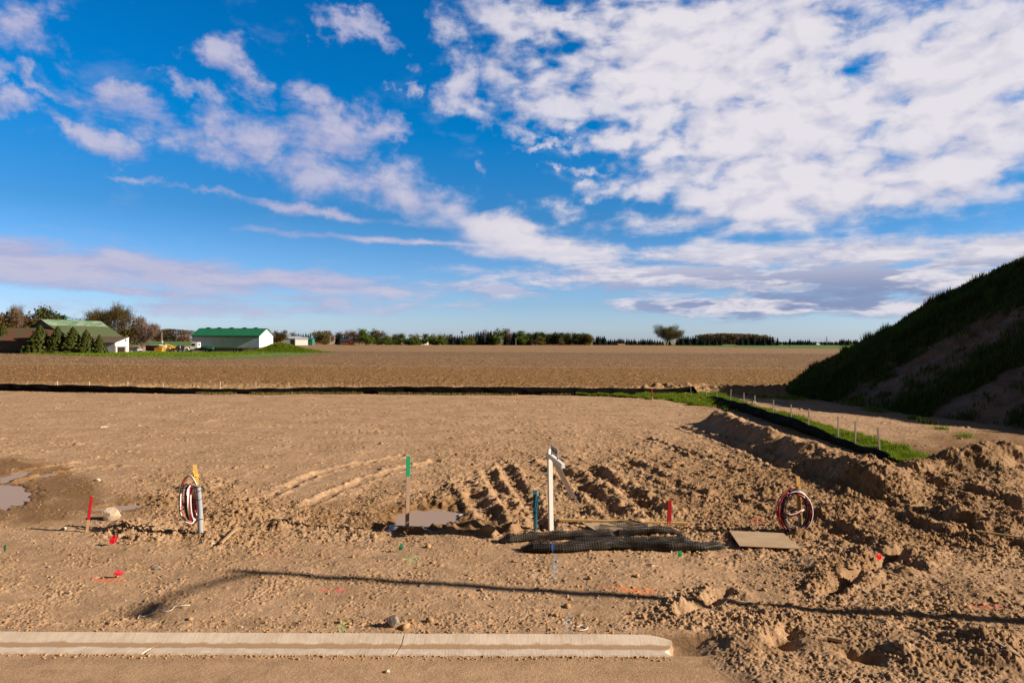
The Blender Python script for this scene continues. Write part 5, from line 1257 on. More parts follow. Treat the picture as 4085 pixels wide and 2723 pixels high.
# ------------------------------------------------------------------ far buildings, machines, poles, masts
def shed(name, label, cat, pxl, pxr, eave, ridge, base_D, depth, wallm, roofm, rz=0.0, extra=None, gable_right=True):
    x0 = (pxl-CX)/F*base_D; x1_ = (pxr-CX)/F*base_D; w__ = x1_-x0
    ze = 3.8+(hor(pxl)-eave)*base_D/F; zr = 3.8+(hor(pxl)-ridge)*base_D/F
    o = thing(name, label, cat, ((x0+x1_)/2, base_D, 0), rz)
    mb = MB(); mb.box((0, depth/2, ze/2), (w__, depth, ze)); mb.prism([(-w__/2, 0, ze), (-w__/2, depth, ze), (-w__/2, depth/2, zr-.1)], (w__, 0, 0)); mb.build('wall', wallm, o)
    mb = MB()
    for y0 in (-.4, depth+.4): mb.prism([(-w__/2-.4, y0, ze-.05), (-w__/2-.4, depth/2, zr), (-w__/2-.4, depth/2, zr+.2), (-w__/2-.4, y0, ze+.15)], (w__+.8, 0, 0))
    mb.build('roof', roofm, o)
    return o, ze, w__
o, ze, ww = shed('far_shed', 'white and grey machinery shed behind the red machines', 'shed', 680, 752, 1342, 1333, 1550, 40, 'grey_wall', 'white_siding', .25)
o, ze, ww = shed('far_shed', 'wide grey shed with a dark open bay beyond the field', 'shed', c4(82), c4(205), ty(236), ty(214), 520, 16, 'grey_wall', 'grey_roof', .08)
MB().box((ww*.20, -.1, ze*.42), (ww*.42, .15, ze*.8)).build('open_bay', 'dark_opening', o)
o, ze, ww = shed('far_shed', 'small white shed standing in front of the wide grey shed', 'shed', c4(186), c4(300), ty(240), ty(224), 480, 13, 'white_siding', 'grey_roof', .35)
o, ze, ww = shed('far_shed', 'tiny teal shed right of the small white shed', 'shed', c4(308), c4(343), ty(244), ty(230), 500, 6, 'teal_wall', 'teal_wall')
o, ze, ww = shed('farmhouse', 'dark farmhouse with navy roof and brick walls beyond the field', 'house', c4(608), c4(738), ty(258), ty(236), 560, 10, 'brick_red', 'navy_roof', .05)
MB().box((ww*.32, -.1, ze*.5), (2.6, .2, ze*.7)).build('window', 'orange_paint', o)
MB().box((ww*.05, 4, ze+3.0), (.9, .9, 2.6)).build('chimney', 'brick_red', o)
o, ze, ww = shed('white_house', 'white house half hidden between green trees of the far line', 'house', c4(1362), c4(1438), ty(250), ty(229), 600, 10, 'white_siding', 'grey_roof', .5)
MB().box((ww*.1, -.08, ze*.5), (1.4, .15, 1.6)).build('window', 'dark_opening', o)
o, ze, ww = shed('white_house', 'long low white building behind the small dark spruces', 'house', c4(498), c4(604), ty(242), ty(231), 640, 10, 'white_siding', 'grey_roof')
o, ze, ww = shed('far_shed', 'long low white shed at the foot of the tall mast', 'shed', c6(1195), c6(1256), ty(417, 3.361), ty(403, 3.361), 960, 14, 'white_siding', 'white_siding')
o, ze, ww = shed('far_shed', 'low red brick shed in front of the dark wood', 'shed', c4(1995), c4(2062), ty(272), ty(266), 600, 5, 'brick_red', 'brick_red')
def machine(label, px, D, s, m, cat='machine', name='farm_machine'):
    o = thing(name, label, cat, ((px-CX)/F*D, D, 0), .2)
    mb = MB(); mb.prism([(-2.2*s, -1*s, .7*s), (2.2*s, -1*s, .7*s), (2.4*s, -1*s, 1.7*s), (.6*s, -1*s, 2.6*s), (-1.4*s, -1*s, 2.5*s), (-2.4*s, -1*s, 1.5*s)], (0, 2*s, 0)); mb.build('body', m, o, bevel=.05)
    for wx in (-1.4*s, 1.4*s):
        for wy in (-1*s, 1*s): wheel(o, wx, wy, .6*s, .4*s)
    return o
machine('red combine at the right end of the white machinery shed', 738, 1480, 3.6, 'red_machine'); machine('smaller red machine left of the combine by the machinery shed', 716, 1480, 2.4, 'red_machine'); machine('red implement beside the round dark green trees', 630, 1480, 2.2, 'red_machine')
machine('tiny orange car at the edge of the far green crop', 2936, 560, .42, 'orange_paint', 'car', 'far_car'); machine('tiny green grey car right of the orange one by the far crop', 3150, 580, .42, 'teal_wall', 'car', 'far_car'); machine('tiny white car parked by the dark farmhouse', 1415, 540, .5, 'white_car_paint', 'car', 'far_car')
def pole(px, top, D, label, group=None, arm=True, r=.14):
    h = 3.8+(hor(px)-top)*D/F; o = thing('utility_pole', label, 'pole', ((px-CX)/F*D, D, 0), 0, group)
    MB().tube([(0, 0, -.2), (0, 0, h)], [r, r*.7], 8).build('post', 'grey_stake', o)
    if arm: mb = MB(); mb.box((0, 0, h-.5), (2.2, .12, .14)); mb.build('crossarm', 'grey_stake', o)
pole(643.5, 1322, 640, 'left one of the twin thin poles before the dark green trees', arm=False, r=.16); pole(648.5, 1325, 650, 'right one of the twin thin poles before the dark green trees', arm=False, r=.16)
mb_ = thing('marker_box', 'small pinkish utility box at the foot of the twin poles', 'box', ((646-CX)/F*630, 630, 0)); mb = MB(); mb.box((0, 0, 1.4), (1.4, 1.0, 2.8)); mb.build('cabinet', 'faded_pink', mb_); mb = MB(); mb.box((0, 0, 2.85), (1.6, 1.1, .1)); mb.build('lid', 'rust_dark', mb_)
pole(1317, 1338, 520, 'pale utility pole at the right of the olive budding trees'); pole(1334, 1342, 530, 'pale utility pole beside the small dark spruces'); pole(2058, 1349, 560, 'pale pole at the left of the bright green tree with pale trunk', arm=False); pole(1098, 1340, 480, 'thin pole just right of the white barn gable', arm=False)
pole(1415, 1345, 540, 'pale pole at the right end of the dark farmhouse', arm=False)
def mast(px, top, D, label, dish):
    h = 3.8+(hor(px)-top)*D/F; o = thing('lattice_mast', label, 'mast', ((px-CX)/F*D, D, 0))
    mb = MB(); w0 = .9
    for a, b in ((-1, -1), (1, -1), (1, 1), (-1, 1)): mb.tube([(a*w0, b*w0, 0), (a*.2, b*.2, h)], .14, 4)
    n = 10
    for i in range(n):
        f0, f1 = i/n, (i+1)/n; a0, a1 = w0*(1-f0)+.2*f0, w0*(1-f1)+.2*f1
        for s in (-1, 1): mb.tube([(-a0*s, -a0, h*f0), (a1*s, -a1, h*f1)], .08, 3); mb.tube([(-a0, -a0*s, h*f0), (-a1, a1*s, h*f1)], .08, 3)
    mb.build('lattice', 'grey_wall', o)
    mb = MB(); 
    if dish: mb.tube([(-4, 0, h*.55), (0, 0, h*.62), (5, 0, h*.45)], .2, 4); mb.cyl((0, 0, h), (0, 0, h+1.2), .35, 6)
    else: mb.cyl((0, -.2, h-.4), (0, .2, h-.4), 1.2, 12)
    mb.build('spout' if dish else 'windmill_wheel', 'grey_wall', o)
mast(c6(1337), ty(316, 3.361), 980, 'tall thin grain leg mast rising over the distant spruces', True); mast(c4(1748), ty(172), 640, 'small lattice windmill mast above the low dark spruces', False)

# ------------------------------------------------------------------ foreground objects on the lot
def wood(name, c1, c2, paint=None, z_edge=0.0, soft=.01, rough=.85):
    """timber whose grain runs along local z; paint covers everything above z_edge"""
    m = bpy.data.materials.new(name); m.use_nodes = True; t = NT(m.node_tree)
    pos = t.new('ShaderNodeTexCoord').outputs['Object']
    n = t.noise(t.new('ShaderNodeMapping', {'Vector': pos, 'Scale': (60, 60, 3.0)}).outputs[0], 1.0, 5, .65)
    n2 = t.noise(pos, 9.0, 4, .6)
    c = t.mixc(t.ramp(n, .32, .68), col(*c1), col(*c2)); c = t.mixc(t.ramp(n2, .52, .75, 0, .35), c, col(c2[0]*.6, c2[1]*.55, c2[2]*.5))
    if paint:
        z = t.math('ADD', t.new('ShaderNodeSeparateXYZ', {0: pos}).outputs[2], t.math('MULTIPLY', t.math('SUBTRACT', t.noise(pos, 26, 4, .6), .5), soft*3))
        pc = t.mixc(t.ramp(n, .3, .75, 0, .3), col(*paint), col(paint[0]*.55, paint[1]*.55, paint[2]*.55))
        c = t.mixc(t.ramp(z, z_edge-soft, z_edge+soft), c, pc)
    b = t.new('ShaderNodeBsdfPrincipled', {'Base Color': c, 'Roughness': rough, 'Specular IOR Level': .25})
    bn = t.new('ShaderNodeBump', {'Height': n, 'Strength': .25, 'Distance': .004}); t.put(b.inputs['Normal'], bn.outputs[0])
    t.new('ShaderNodeOutputMaterial', {'Surface': b}); M[name] = m
wood('stake_green_tip', (.40, .28, .20), (.29, .20, .145), (.005, .30, .135), 1.03, .01)
wood('stake_red_tip', (.42, .27, .15), (.30, .19, .10), (.36, .006, .012), .235, .012)
wood('stake_red_full', (.42, .27, .15), (.34, .13, .09), (.40, .008, .012), .14, .05)
wood('stake_blue', (.045, .17, .21), (.08, .15, .16), (.010, .150, .225), .30, .16)
wood('timber_fresh', (.56, .35, .13), (.42, .25, .085)); wood('timber_pale', (.52, .36, .22), (.40, .26, .15)); wood('timber_grey', (.40, .30, .21), (.28, .20, .14))
wood('stick_red_end', (.50, .34, .20), (.38, .25, .14), (.30, .035, .045), .5, .02)
wood('stake_pink_tip', (.36, .25, .17), (.26, .18, .12), (.34, .04, .07), .34, .02)
wood('stick_straw', (.55, .40, .20), (.40, .28, .13))
def up_at(vx, vy): x, y = G(vx, vy); return x, y, gz(x, y)
def board_stake(name, label, cat, base_v, top_v, w_, d_, m, rz=0.0, cap=True, group=None, pointy=False):
    x, y, z = up_at(*base_v); h = (P(top_v[0], top_v[1], y)-Vector((x, y, z)))
    o = thing(name, label, cat, (x, y, z), 0, group); up = h.normalized()
    o.rotation_euler = (Matrix.Rotation(0, 3, 'Z') @ Vector((0, 0, 1)).rotation_difference(up).to_matrix()).to_euler()
    L = h.length; mb = MB(); R = Matrix.Rotation(rz, 4, 'Z')
    mb.box(None, (w_, d_, L+.15), mtx=R @ Matrix.Translation((0, 0, L/2-.075)))
    return o, mb.build('post', m, o, bevel=.003), L
board_stake('survey_stake', 'tall thin survey stake with a bright green painted top beside the brown puddle', 'stake', (935, 1221), (938, 1047), .074, .03, 'stake_green_tip', .35)
board_stake('survey_stake', 'short red topped stake leaning right beside the pale boulder', 'stake', (199, 1222), (210, 1140), .050, .045, 'stake_red_tip', .62)
board_stake('survey_stake', 'short upright red stake behind the black netting rolls', 'stake', (1536.5, 1211), (1538, 1149), .082, .03, 'stake_red_full', .12)
board_stake('survey_stake', 'small pink topped stake tilted in the mud at the far right', 'stake', (2270, 1222), (2284, 1178), .055, .03, 'stake_pink_tip', .3)
board_stake('survey_stake', 'distant red tipped stake standing in the green grass by the back fence', 'stake', (1499, 919), (1497, 893), .05, .05, 'stake_red_tip', .3)
# blue stake with a bent service pipe
bs, _, L = board_stake('service_stake', 'short teal blue stake left of the white sign post', 'stake', (1230, 1208), (1229, 1125), .078, .035, 'stake_blue', .15)
mat('blue_pipe', (.010, .115, .215), .4, spec=.5); mat('black_tape', (.008, .008, .009), .5)
x, y, z = up_at(1230, 1208); w2 = thing('service_pipe', 'thin bent blue water pipe taped to the teal stake', 'pipe', (x, y, z))
pts = [(-.005, -.035, -.05), (0, -.036, .2), (.004, -.036, .42), (.012, -.037, .50), (.035, -.038, .62), (.062, -.04, .72), (.090, -.042, .80), (.105, -.044, .83)]
MB().tube(pts, .012, 10).build('hose', 'blue_pipe', w2, smooth=True)
mb = MB(); mb.tube([(-.043, -.03, .415), (0, -.055, .42), (.043, -.03, .42), (.04, .03, .42), (-.04, .03, .415), (-.043, -.03, .415)], .010, 6); mb.build('tape', 'black_tape', w2)

# cable coil posts
for nm, c_ in (('cable_red', (.52, .020, .040)), ('cable_white', (.78, .76, .74)), ('cable_black', (.012, .012, .020))): mat(nm, c_, .4, spec=.45)
mat('conduit_grey', (.33, .35, .41), .5, var=.15, vscale=6, spec=.4); mat('rope_yellow', (.78, .47, .010), .6)
def loop_pts(c, ax, ay, rx, ry, turns, r, seedv, n=40, wob=.05, phase=0.0):
    rr = random.Random(seedv); out = []; k = int(n*turns)
    a1, a2, a3 = rr.uniform(-1, 1), rr.uniform(-1, 1), rr.uniform(-1, 1); az = Vector(ax).cross(Vector(ay))
    for i in range(k+1):
        a = phase+2*math.pi*i/n; f = i/n
        q = 1+wob*math.sin(a*1.0+a1*3)+wob*.6*math.sin(2*a+a2*3)+.02*f*a3
        out.append(Vector(c)+Vector(ax)*(rx*q*math.cos(a))+Vector(ay)*(ry*q*math.sin(a))+az*(r*a3*2.0*math.sin(a*.5+a2)+.012*a2))
    return out
def coil(label, c, ax, ay, loops, parent_z=None):
    o = thing('cable_coil', label, 'cable coil', c); rr = random.Random(hash(label) % 1000)
    for colr, lst in loops.items():
        mb = MB()
        for (rx, ry, turns, off, sd, rad, wob, ph) in lst: mb.tube(loop_pts(Vector(off), ax, ay, rx, ry, turns, .03, sd, 40, wob, ph), rad, 6)
        mb.build(colr, colr, o, smooth=True)
    return o
# left: grey conduit strapped to a wooden stake, coil hanging on its left seen nearly edge-on
x, y, z = up_at(464, 1226)
st, _, L = board_stake('cable_stake', 'leaning wooden stake with yellow cord behind the grey conduit', 'stake', (466, 1224), (446.5, 1066), .082, .042, 'timber_fresh', .5)
mb = MB()
for k in range(3): mb.tube([(-.047, -.03, L-.21-.012*k), (.0, -.062, L-.20-.012*k), (.055, -.012, L-.21-.01*k), (.04, .045, L-.22), (-.05, .02, L-.22), (-.047, -.03, L-.21)], .007, 5)
mb.tube([(-.03, -.05, L-.11), (-.005, -.055, L-.2), (-.04, -.06, L-.30), (.03, -.06, L-.41)], .008, 5); mb.tube([(-.03, -.05, L-.11), (.01, -.055, L-.2)], .008, 5); mb.tube([(.03, -.055, L-.21), (.055, -.05, L-.28), (.0, -.06, L-.42)], .006, 5)
mb.build('cord', 'rope_yellow', st)
cd = thing('conduit_pipe', 'upright grey plastic conduit beside the edge-on cable coil', 'pipe', (x, y-.06, z))
a = Vector((0, 0, -.12)); b_ = P(455, 1115, y-.06)-Vector((x, y-.06, z))
MB().tube([a, b_*.5+Vector((.012, 0, 0)), b_], .047, 16, caps=False).build('tube', 'conduit_grey', cd, smooth=True)
for f in (.97, .88, .72, .27):
    q = b_*f; mb = MB(); mb.tube([q+Vector((.055*math.cos(t_), .055*math.sin(t_), .02*math.sin(t_*1.0+f*9))) for t_ in np.linspace(0, 6.283, 15)], .007, 5); mb.build('strap', 'black_tape', cd)
cc = P(437, 1155, y-.10)
vd = Vector((cc.x, cc.y, 0)).normalized(); axl = (Vector((.27, 0, 0))+vd*.96).normalized()
upv = Vector((-.10, 0, .995)).normalized()
cl_ = coil('tall narrow coil of red white and black cable seen edge-on, with one loose loop', cc, axl, upv, {
    'cable_red': [(.22, .33, 2, (.010, 0, .02), 1, .011, .05, 0), (.24, .35, 1.6, (.022, 0, -.01), 2, .011, .06, 1), (.20, .31, 2, (.03, 0, .02), 3, .011, .05, 2), (.26, .37, 1, (.0, 0, -.03), 9, .012, .05, 4)],
    'cable_white': [(.235, .345, 1.5, (.055, -.02, .0), 4, .011, .05, .5), (.235, .345, 1, (.062, -.04, .0), 5, .011, .05, 2.5), (.23, .32, 1, (.018, 0, .02), 15, .010, .05, 1.5)],
    'cable_black': [(.23, .34, 2, (-.035, 0, 0), 6, .012, .06, 0), (.24, .35, 1.5, (.035, 0, 0), 7, .012, .05, 1), (.22, .33, 1.5, (.05, 0, 0), 8, .011, .05, 3), (.25, .35, 1, (-.05, 0, .01), 12, .012, .05, 3)]})
lp = [(452, 1113), (441, 1094), (430, 1092), (421, 1106), (416, 1128), (414, 1152), (415, 1176), (421, 1192), (432, 1200), (443, 1200), (446, 1190)]
for off, nm, dyy in ((0, 'cable_white', 0), (2.0, 'cable_red', .015), (-2.2, 'cable_black', .02)):
    pts = [P(vx+off*(1 if vx < 440 else .3), vy+(abs(off)*.6 if vy < 1130 else -abs(off)*.8), y-.16+.12*math.sin(i*.6)+dyy)-cc for i, (vx, vy) in enumerate(lp)]
    fine = []
    for i in range(len(pts)-1):
        p0, p1, p2, p3 = pts[max(i-1, 0)], pts[i], pts[i+1], pts[min(i+2, len(pts)-1)]
        for s in range(6):
            t_ = s/6; fine.append(.5*((2*p1)+(p2-p0)*t_+(2*p0-5*p1+4*p2-p3)*t_*t_+(3*p1-p0-3*p2+p3)*t_**3))
    fine.append(pts[-1]); MB().tube(fine, .0115, 6).build(nm, nm, cl_, smooth=True)
for dz_ in (.31, -.02, -.08):
    mb = MB(); mb.tube([(-.06, -.13, dz_), (.07, -.14, dz_+.01), (.08, .02, dz_+.02), (-.06, .02, dz_), (-.06, -.13, dz_)], .008, 5); mb.build('tie', 'black_tape', cl_)
# right: round coil facing the road, leaning on its stake
x, y, z = up_at(1838, 1224)
sr_, _, L = board_stake('cable_stake', 'wooden stake with yellow cord standing behind the round cable coil', 'stake', (1840, 1224), (1831.5, 1094), .082, .04, 'timber_fresh', .2)
mb = MB(); mb.tube([(.0, -.03, L-.18), (.012, -.034, L-.26), (.018, -.036, L-.40)], .007, 5); mb.tube([(-.052, 0, L-.13), (-.045, -.03, L-.15), (-.05, .03, L-.17), (.05, .03, L-.15), (.05, -.02, L-.16)], .010, 5); mb.build('cord', 'rope_yellow', sr_)
mb_o = thing('conduit_pipe', 'short grey conduit stub inside the round cable coil', 'pipe', (x-.02, y-.055, z)); MB().tube([(0, 0, -.1), (-.012, 0, .33)], .03, 14, caps=False).build('tube', 'conduit_grey', mb_o, smooth=True)
cc = P(1827, 1174, y-.13); lean = Vector((0, .12, .99)).normalized(); axr = Vector((1, .05, 0)).normalized()
L1 = {'cable_red': [], 'cable_white': [], 'cable_black': []}; rr = random.Random(4)
for i in range(21):
    nm = ('cable_black', 'cable_red', 'cable_black', 'cable_white', 'cable_black', 'cable_red', 'cable_black')[i % 7]
    L1[nm].append((.275+rr.uniform(-.045, .055), .375+rr.uniform(-.04, .05), rr.choice((1, 1, 1.4)), (rr.uniform(-.025, .025), rr.uniform(-.05, .03), rr.uniform(-.03, .03)), 30+i, .011, .055, rr.uniform(0, 6.28)))
cr_ = coil('round coil of red white and black cable standing in the mud', cc, axr, lean, L1)
for k, nm in enumerate(('cable_black', 'cable_red', 'cable_white')):
    MB().tube([(-.23, -.03, -.05+.02*k), (-.12, -.05, -.085+.015*k), (.0, -.05, -.06+.018*k), (.09, -.04, -.005+.016*k), (.16, -.02, .015+.014*k)], .012, 6).build(nm, nm, cr_, smooth=True)
mb = MB()
for a in (2.35, .35, -.35, 3.5, 4.4, 5.3):
    q = axr*(.275*math.cos(a))+lean*(.375*math.sin(a)); t_ = (axr*-math.sin(a)*.3+lean*math.cos(a)*.38).normalized(); nrm = axr.cross(lean); rad = t_.cross(nrm)
    mb = MB(); mb.tube([q+rad*(.062*math.cos(s))+nrm*(.05*math.sin(s)) for s in np.linspace(0, 6.283, 13)], .009, 5); mb.build('tie', 'black_tape', cr_)

# white sign post with rider board and swinging panel
x, y, z = up_at(1265.5, 1218.5); top = P(1262.5, 1028, y); Hs = top.z-z
sg = thing('sign_post', 'white painted real estate sign post with an arm toward the road', 'sign post', (x, y, z), 0, None, (0, -.012*0, 0))
lx = top.x-x
R = Matrix.Rotation(.30, 4, 'Z')
sh = Matrix(((1, 0, lx/Hs, 0), (0, 1, 0, 0), (0, 0, 1, 0), (0, 0, 0, 1)))
mb = MB(); mb.box(None, (.085, .085, Hs+.12), mtx=sh @ R @ Matrix.Translation((0, 0, (Hs-.04)/2-.08)))
mb.add([sh @ R @ Vector(p) for p in ((-.0425, -.0425, Hs-.06), (.0425, -.0425, Hs-.06), (.0425, .0425, Hs-.06), (-.0425, .0425, Hs-.06), (0, 0, Hs-.005))], [(0, 1, 4), (1, 2, 4), (2, 3, 4), (3, 0, 4)])
mb.build('post', 'white_paint', sg, bevel=.002)
adir = Vector((.155, -.988, 0)).normalized(); zc_ = P(1270.5, 1045.5, y).z-z+.0; xo = lx*zc_/Hs
aside = Vector((adir.y, -adir.x, 0))
mA = Matrix.Translation((xo, 0, zc_)) @ Matrix(((aside.x, adir.x, 0, 0), (aside.y, adir.y, 0, 0), (0, 0, 1, 0), (0, 0, 0, 1)))
mb = MB(); mb.box(None, (.070, 1.42, .085), mtx=mA @ Matrix.Translation((0, .47, 0))); arm = mb.build('arm', 'white_paint', sg, bevel=.003)
mat('rider_white', (.60, .55, .50), .6, spec=.3); mat('sign_back', (.60, .51, .46), .65, var=.12, vscale=5); mat('letter_grey', (.16, .13, .12), .6)
mb = MB(); mb.box(None, (.012, .60, .17), mtx=mA @ Matrix.Translation((0, .44, .16))); rd = mb.build('rider_board', 'rider_white', sg)
mb = MB()
for q in (.17, .70): mb.cyl(mA @ Vector((.0, q, .03)), mA @ Vector((0, q, .09)), .012, 8)
mb.build('bracket', 'black_tape', arm)
fc = bpy.data.curves.new('letters', 'FONT'); fc.body = 'COMING SOON'; fc.align_x = 'CENTER'; fc.align_y = 'CENTER'; fc.size = .105; fc.extrude = .001; fc.space_character = 1.0
fo = bpy.data.objects.new('letters', fc); COLL.objects.link(fo); bpy.context.view_layer.update()
dg = bpy.context.evaluated_depsgraph_get(); lm = bpy.data.meshes.new_from_object(fo.evaluated_get(dg)); bpy.data.objects.remove(fo); bpy.data.curves.remove(fc)
lw_ = max(v.co.x for v in lm.vertices)-min(v.co.x for v in lm.vertices); s_ = .54/lw_
# text plane faces -X side: local right runs along the arm toward the road
tm = mA @ Matrix.Translation((-.0085 if aside.x > 0 else .0085, .44, .16)) @ Matrix(((0, 0, -1 if aside.x > 0 else 1, 0), (1, 0, 0, 0), (0, 1, 0, 0), (0, 0, 0, 1)))
lm.transform(tm @ Matrix.Diagonal((s_, s_*1.15, 1, 1))); lm.name = 'lettering'; lm.materials.clear(); lm.materials.append(M['letter_grey']); lo = link(bpy.data.objects.new('lettering', lm), rd)
hs = thing('hanging_sign', 'blank taupe sign panel swung sideways under the white sign arm', 'sign', (x, y, z))
th_ = math.radians(27); hd = Vector((math.sin(th_), .02, -math.cos(th_)))
p0 = mA @ Vector((0, .16, -.07)); p1 = mA @ Vector((0, .94, -.07))
mb = MB(); thk = Vector((.008, 0, .004)); mb.prism([p0, p1, p1+hd*.73, p0+hd*.73], thk); mb.build('panel', 'sign_back', hs)
mb = MB(); mb.tube([p0+Vector((0, 0, .06)), p0], .005, 5); mb.tube([p1+Vector((0, 0, .06)), p1], .005, 5); mb.build('hook', 'black_tape', hs)

# black netting rolls
m = mat('netting', (.026, .023, .022), .6, color2=(.060, .045, .033), vscale=9, spec=.3)
mat('netting_core', (.004, .0035, .003), 1.0, color2=(.026, .018, .011), vscale=11, spec=.0, bump=1.0, bscale=60)
def net_roll(label, pts_v, rad, seedv, cell=.046, flat=.8):
    pw = []
    for vx, vy in pts_v:
        x, y = G(vx, vy); pw.append(Vector((x, y, max(gz(x, y, False), -.02))))
    o = thing('netting_roll', label, 'netting roll', pw[0], 0, 'black netting rolls'); org = pw[0]
    L = [0]
    for a, b in zip(pw[:-1], pw[1:]): L.append(L[-1]+(b-a).length)
    r = np.random.default_rng(seedv)
    def ctr(s): return Vector([np.interp(s, L, [p[i] for p in pw]) for i in range(3)])
    def rad_at(s):
        e = min(s, L[-1]-s)/.18
        return rad*(min(1, .45+.55*e))*(1+.06*math.sin(s*4+seedv)+.05*math.sin(s*13+seedv*2))
    n = int(L[-1]/cell); V_ = []; Q_ = []
    def surf(s, a, k=1.0):
        c = ctr(s); t_ = (ctr(min(s+.05, L[-1]))-ctr(max(s-.05, 0))).normalized(); sd = t_.cross(Vector((0, 0, 1))).normalized()
        q = rad_at(s)*k*(1+.09*math.sin(3*a+s*2.2+seedv)+.05*math.sin(5*a-s*9))
        return c-org+sd*(q*math.cos(a)*1.15)+Vector((0, 0, q*flat*(1+math.sin(a))*.98))
    for lay, k in ((0, 1.0), (1, .90)):
        na = int(2*math.pi*rad/cell)+2; tw = .0065
        for i in range(n+1):                         # rings
            s = L[-1]*i/n; cnt = len(V_)
            for j in range(25):
                a = 6.283*j/24; V_.append(surf(max(0, s-tw), a, k)); V_.append(surf(min(L[-1], s+tw), a, k))
            Q_ += [(cnt+2*j, cnt+2*j+1, cnt+2*j+3, cnt+2*j+2) for j in range(24)]
        for j in range(na):                          # long strands
            a = 6.283*j/na+.3*lay; da = .0060/rad; cnt = len(V_); m_ = n*2
            for i in range(m_+1):
                s = L[-1]*i/m_; aa = a+.25*math.sin(s*2+seedv); V_.append(surf(s, aa-da, k*1.002)); V_.append(surf(s, aa+da, k*1.002))
            Q_ += [(cnt+2*i, cnt+2*i+1, cnt+2*i+3, cnt+2*i+2) for i in range(m_)]
    mb = MB(); mb.add(V_, Q_); mb.build('mesh_net', 'netting', o)
    mb = MB(); mm = 14; vs = []; fs = []
    for i in range(n+1):
        s = L[-1]*i/n
        for j in range(mm): vs.append(surf(s, 6.283*j/mm, .74))
    fs = [(i*mm+j, i*mm+(j+1) % mm, (i+1)*mm+(j+1) % mm, (i+1)*mm+j) for i in range(n) for j in range(mm)]+[tuple(range(mm)), tuple(range(n*mm, n*mm+mm))]
    mb.add(vs, fs); mb.build('inner_layers', 'netting_core', o, smooth=True)
    return o
net_roll('thick roll of black netting at the front left of the pile, under the blue flag', [(1203, 1266), (1290, 1268), (1370, 1263), (1440, 1256)], .115, 1)
net_roll('longest black netting roll with a tapered right end, at the front right of the pile', [(1370, 1258), (1450, 1262), (1540, 1267), (1610, 1266), (1664, 1258)], .105, 2)
net_roll('long flattened black netting roll at the back left of the pile', [(1148, 1247), (1230, 1240), (1320, 1236), (1420, 1232)], .105, 3)
net_roll('short black netting roll at the back right of the pile near the red stake', [(1400, 1233), (1480, 1231), (1566, 1230)], .105, 4)
net_roll('thin black netting roll squeezed in the middle of the pile', [(1300, 1250), (1400, 1249), (1500, 1249), (1590, 1247)], .085, 5)
# loose netting sheet over the board
ns = thing('netting_sheet', 'loose open sheet of black netting draped over the flat board', 'netting')
mb = MB(); sx0, sy0 = G(1375, 1226); w_s, d_s = .95, .62; nu, nv = 24, 15
def npnt(u, v):
    x = sx0+u*w_s+.25*v*(1-u)*0+.12*v; y = sy0+v*d_s*(1-.35*abs(u-.35)); return Vector((x, y, max(gz(x, y, False), -.02)+.055+.05*math.sin(u*5+v*3)**2+.10*(1-v)*.6))
for i in range(nu+1):
    for j in range(nv):
        a, b = npnt(i/nu, j/nv), npnt(i/nu, (j+1)/nv); d = Vector((.0035, 0, 0)); mb.add([a-d, a+d, b+d, b-d], [(0, 1, 2, 3)])
for j in range(nv+1):
    for i in range(nu):
        a, b = npnt(i/nu, j/nv), npnt((i+1)/nu, j/nv); d = Vector((0, .0045, .002)); mb.add([a-d, b-d, b+d, a+d], [(0, 1, 2, 3)])
so = mb.build('netting_sheet', 'netting'); bpy.data.objects.remove(ns); so.name = 'netting_sheet'; tag(so, 'loose open sheet of black netting draped over the flat board', 'netting')

# boards
def plank(name, label, cat, a_v, b_v, w_, th, m, lift=.02, zoff=(0, 0)):
    ax_, ay_ = G(*a_v); bx_, by_ = G(*b_v); A = Vector((ax_, ay_, gz(ax_, ay_, False)+lift+zoff[0])); B = Vector((bx_, by_, gz(bx_, by_, False)+lift+zoff[1]))
    d = B-A; o = None; mb = MB()
    R = Vector((0, 0, 1)).rotation_difference(d.normalized()).to_matrix().to_4x4()
    # keep the wide face up
    z = d.normalized(); xx = z.cross(Vector((0, 0, 1))).normalized(); yy_ = z.cross(xx)
    mb.box(None, (w_, th, d.length)); ob_ = mb.build(name, m, None, bevel=.002)
    ob_.matrix_world = Matrix.Translation((A+B)/2) @ Matrix((xx, yy_, z)).transposed().to_4x4()
    if label: tag(ob_, label, cat)
    return ob_
plank('timber_plank', 'long pale timber plank lying behind the netting rolls', 'plank', (1284, 1203.5), (1580, 1204.5), .085, .04, 'timber_fresh', .04)
plank('broken_stake', 'broken stake with a red end lying on the ground by the left coil', 'stake', (541, 1221), (507, 1257), .05, .028, 'stick_red_end', .07)
plank('broken_stake', 'thin red ended stick lying below the bright red flag', 'stake', (2018, 1307), (2069, 1336), .026, .024, 'stick_red_end', .09)
plank('stick', 'straw coloured stick lying on the ground at the right edge', 'stick', (2243, 1239), (2345, 1250), .03, .025, 'stick_straw', .11)
plank('stick', 'pale stick lying in the lower right corner mud', 'stick', (2285, 1512), (2345, 1538), .03, .02, 'timber_grey', .07)
plank('stick', 'thin pale stick lying on the pad near the back fence at left', 'stick', (178, 903), (222, 903.5), .05, .03, 'stick_straw', .03)
plank('stick', 'short pale stick lying in the ploughed field, leftmost', 'stick', (86.5, 851), (84, 841), .03, .03, 'stick_straw', .10)
plank('stick', 'dark weathered pole propped behind the back fence at left', 'stick', (513, 901), (511.8, 893), .05, .04, 'timber_grey', .1, (0, .5))
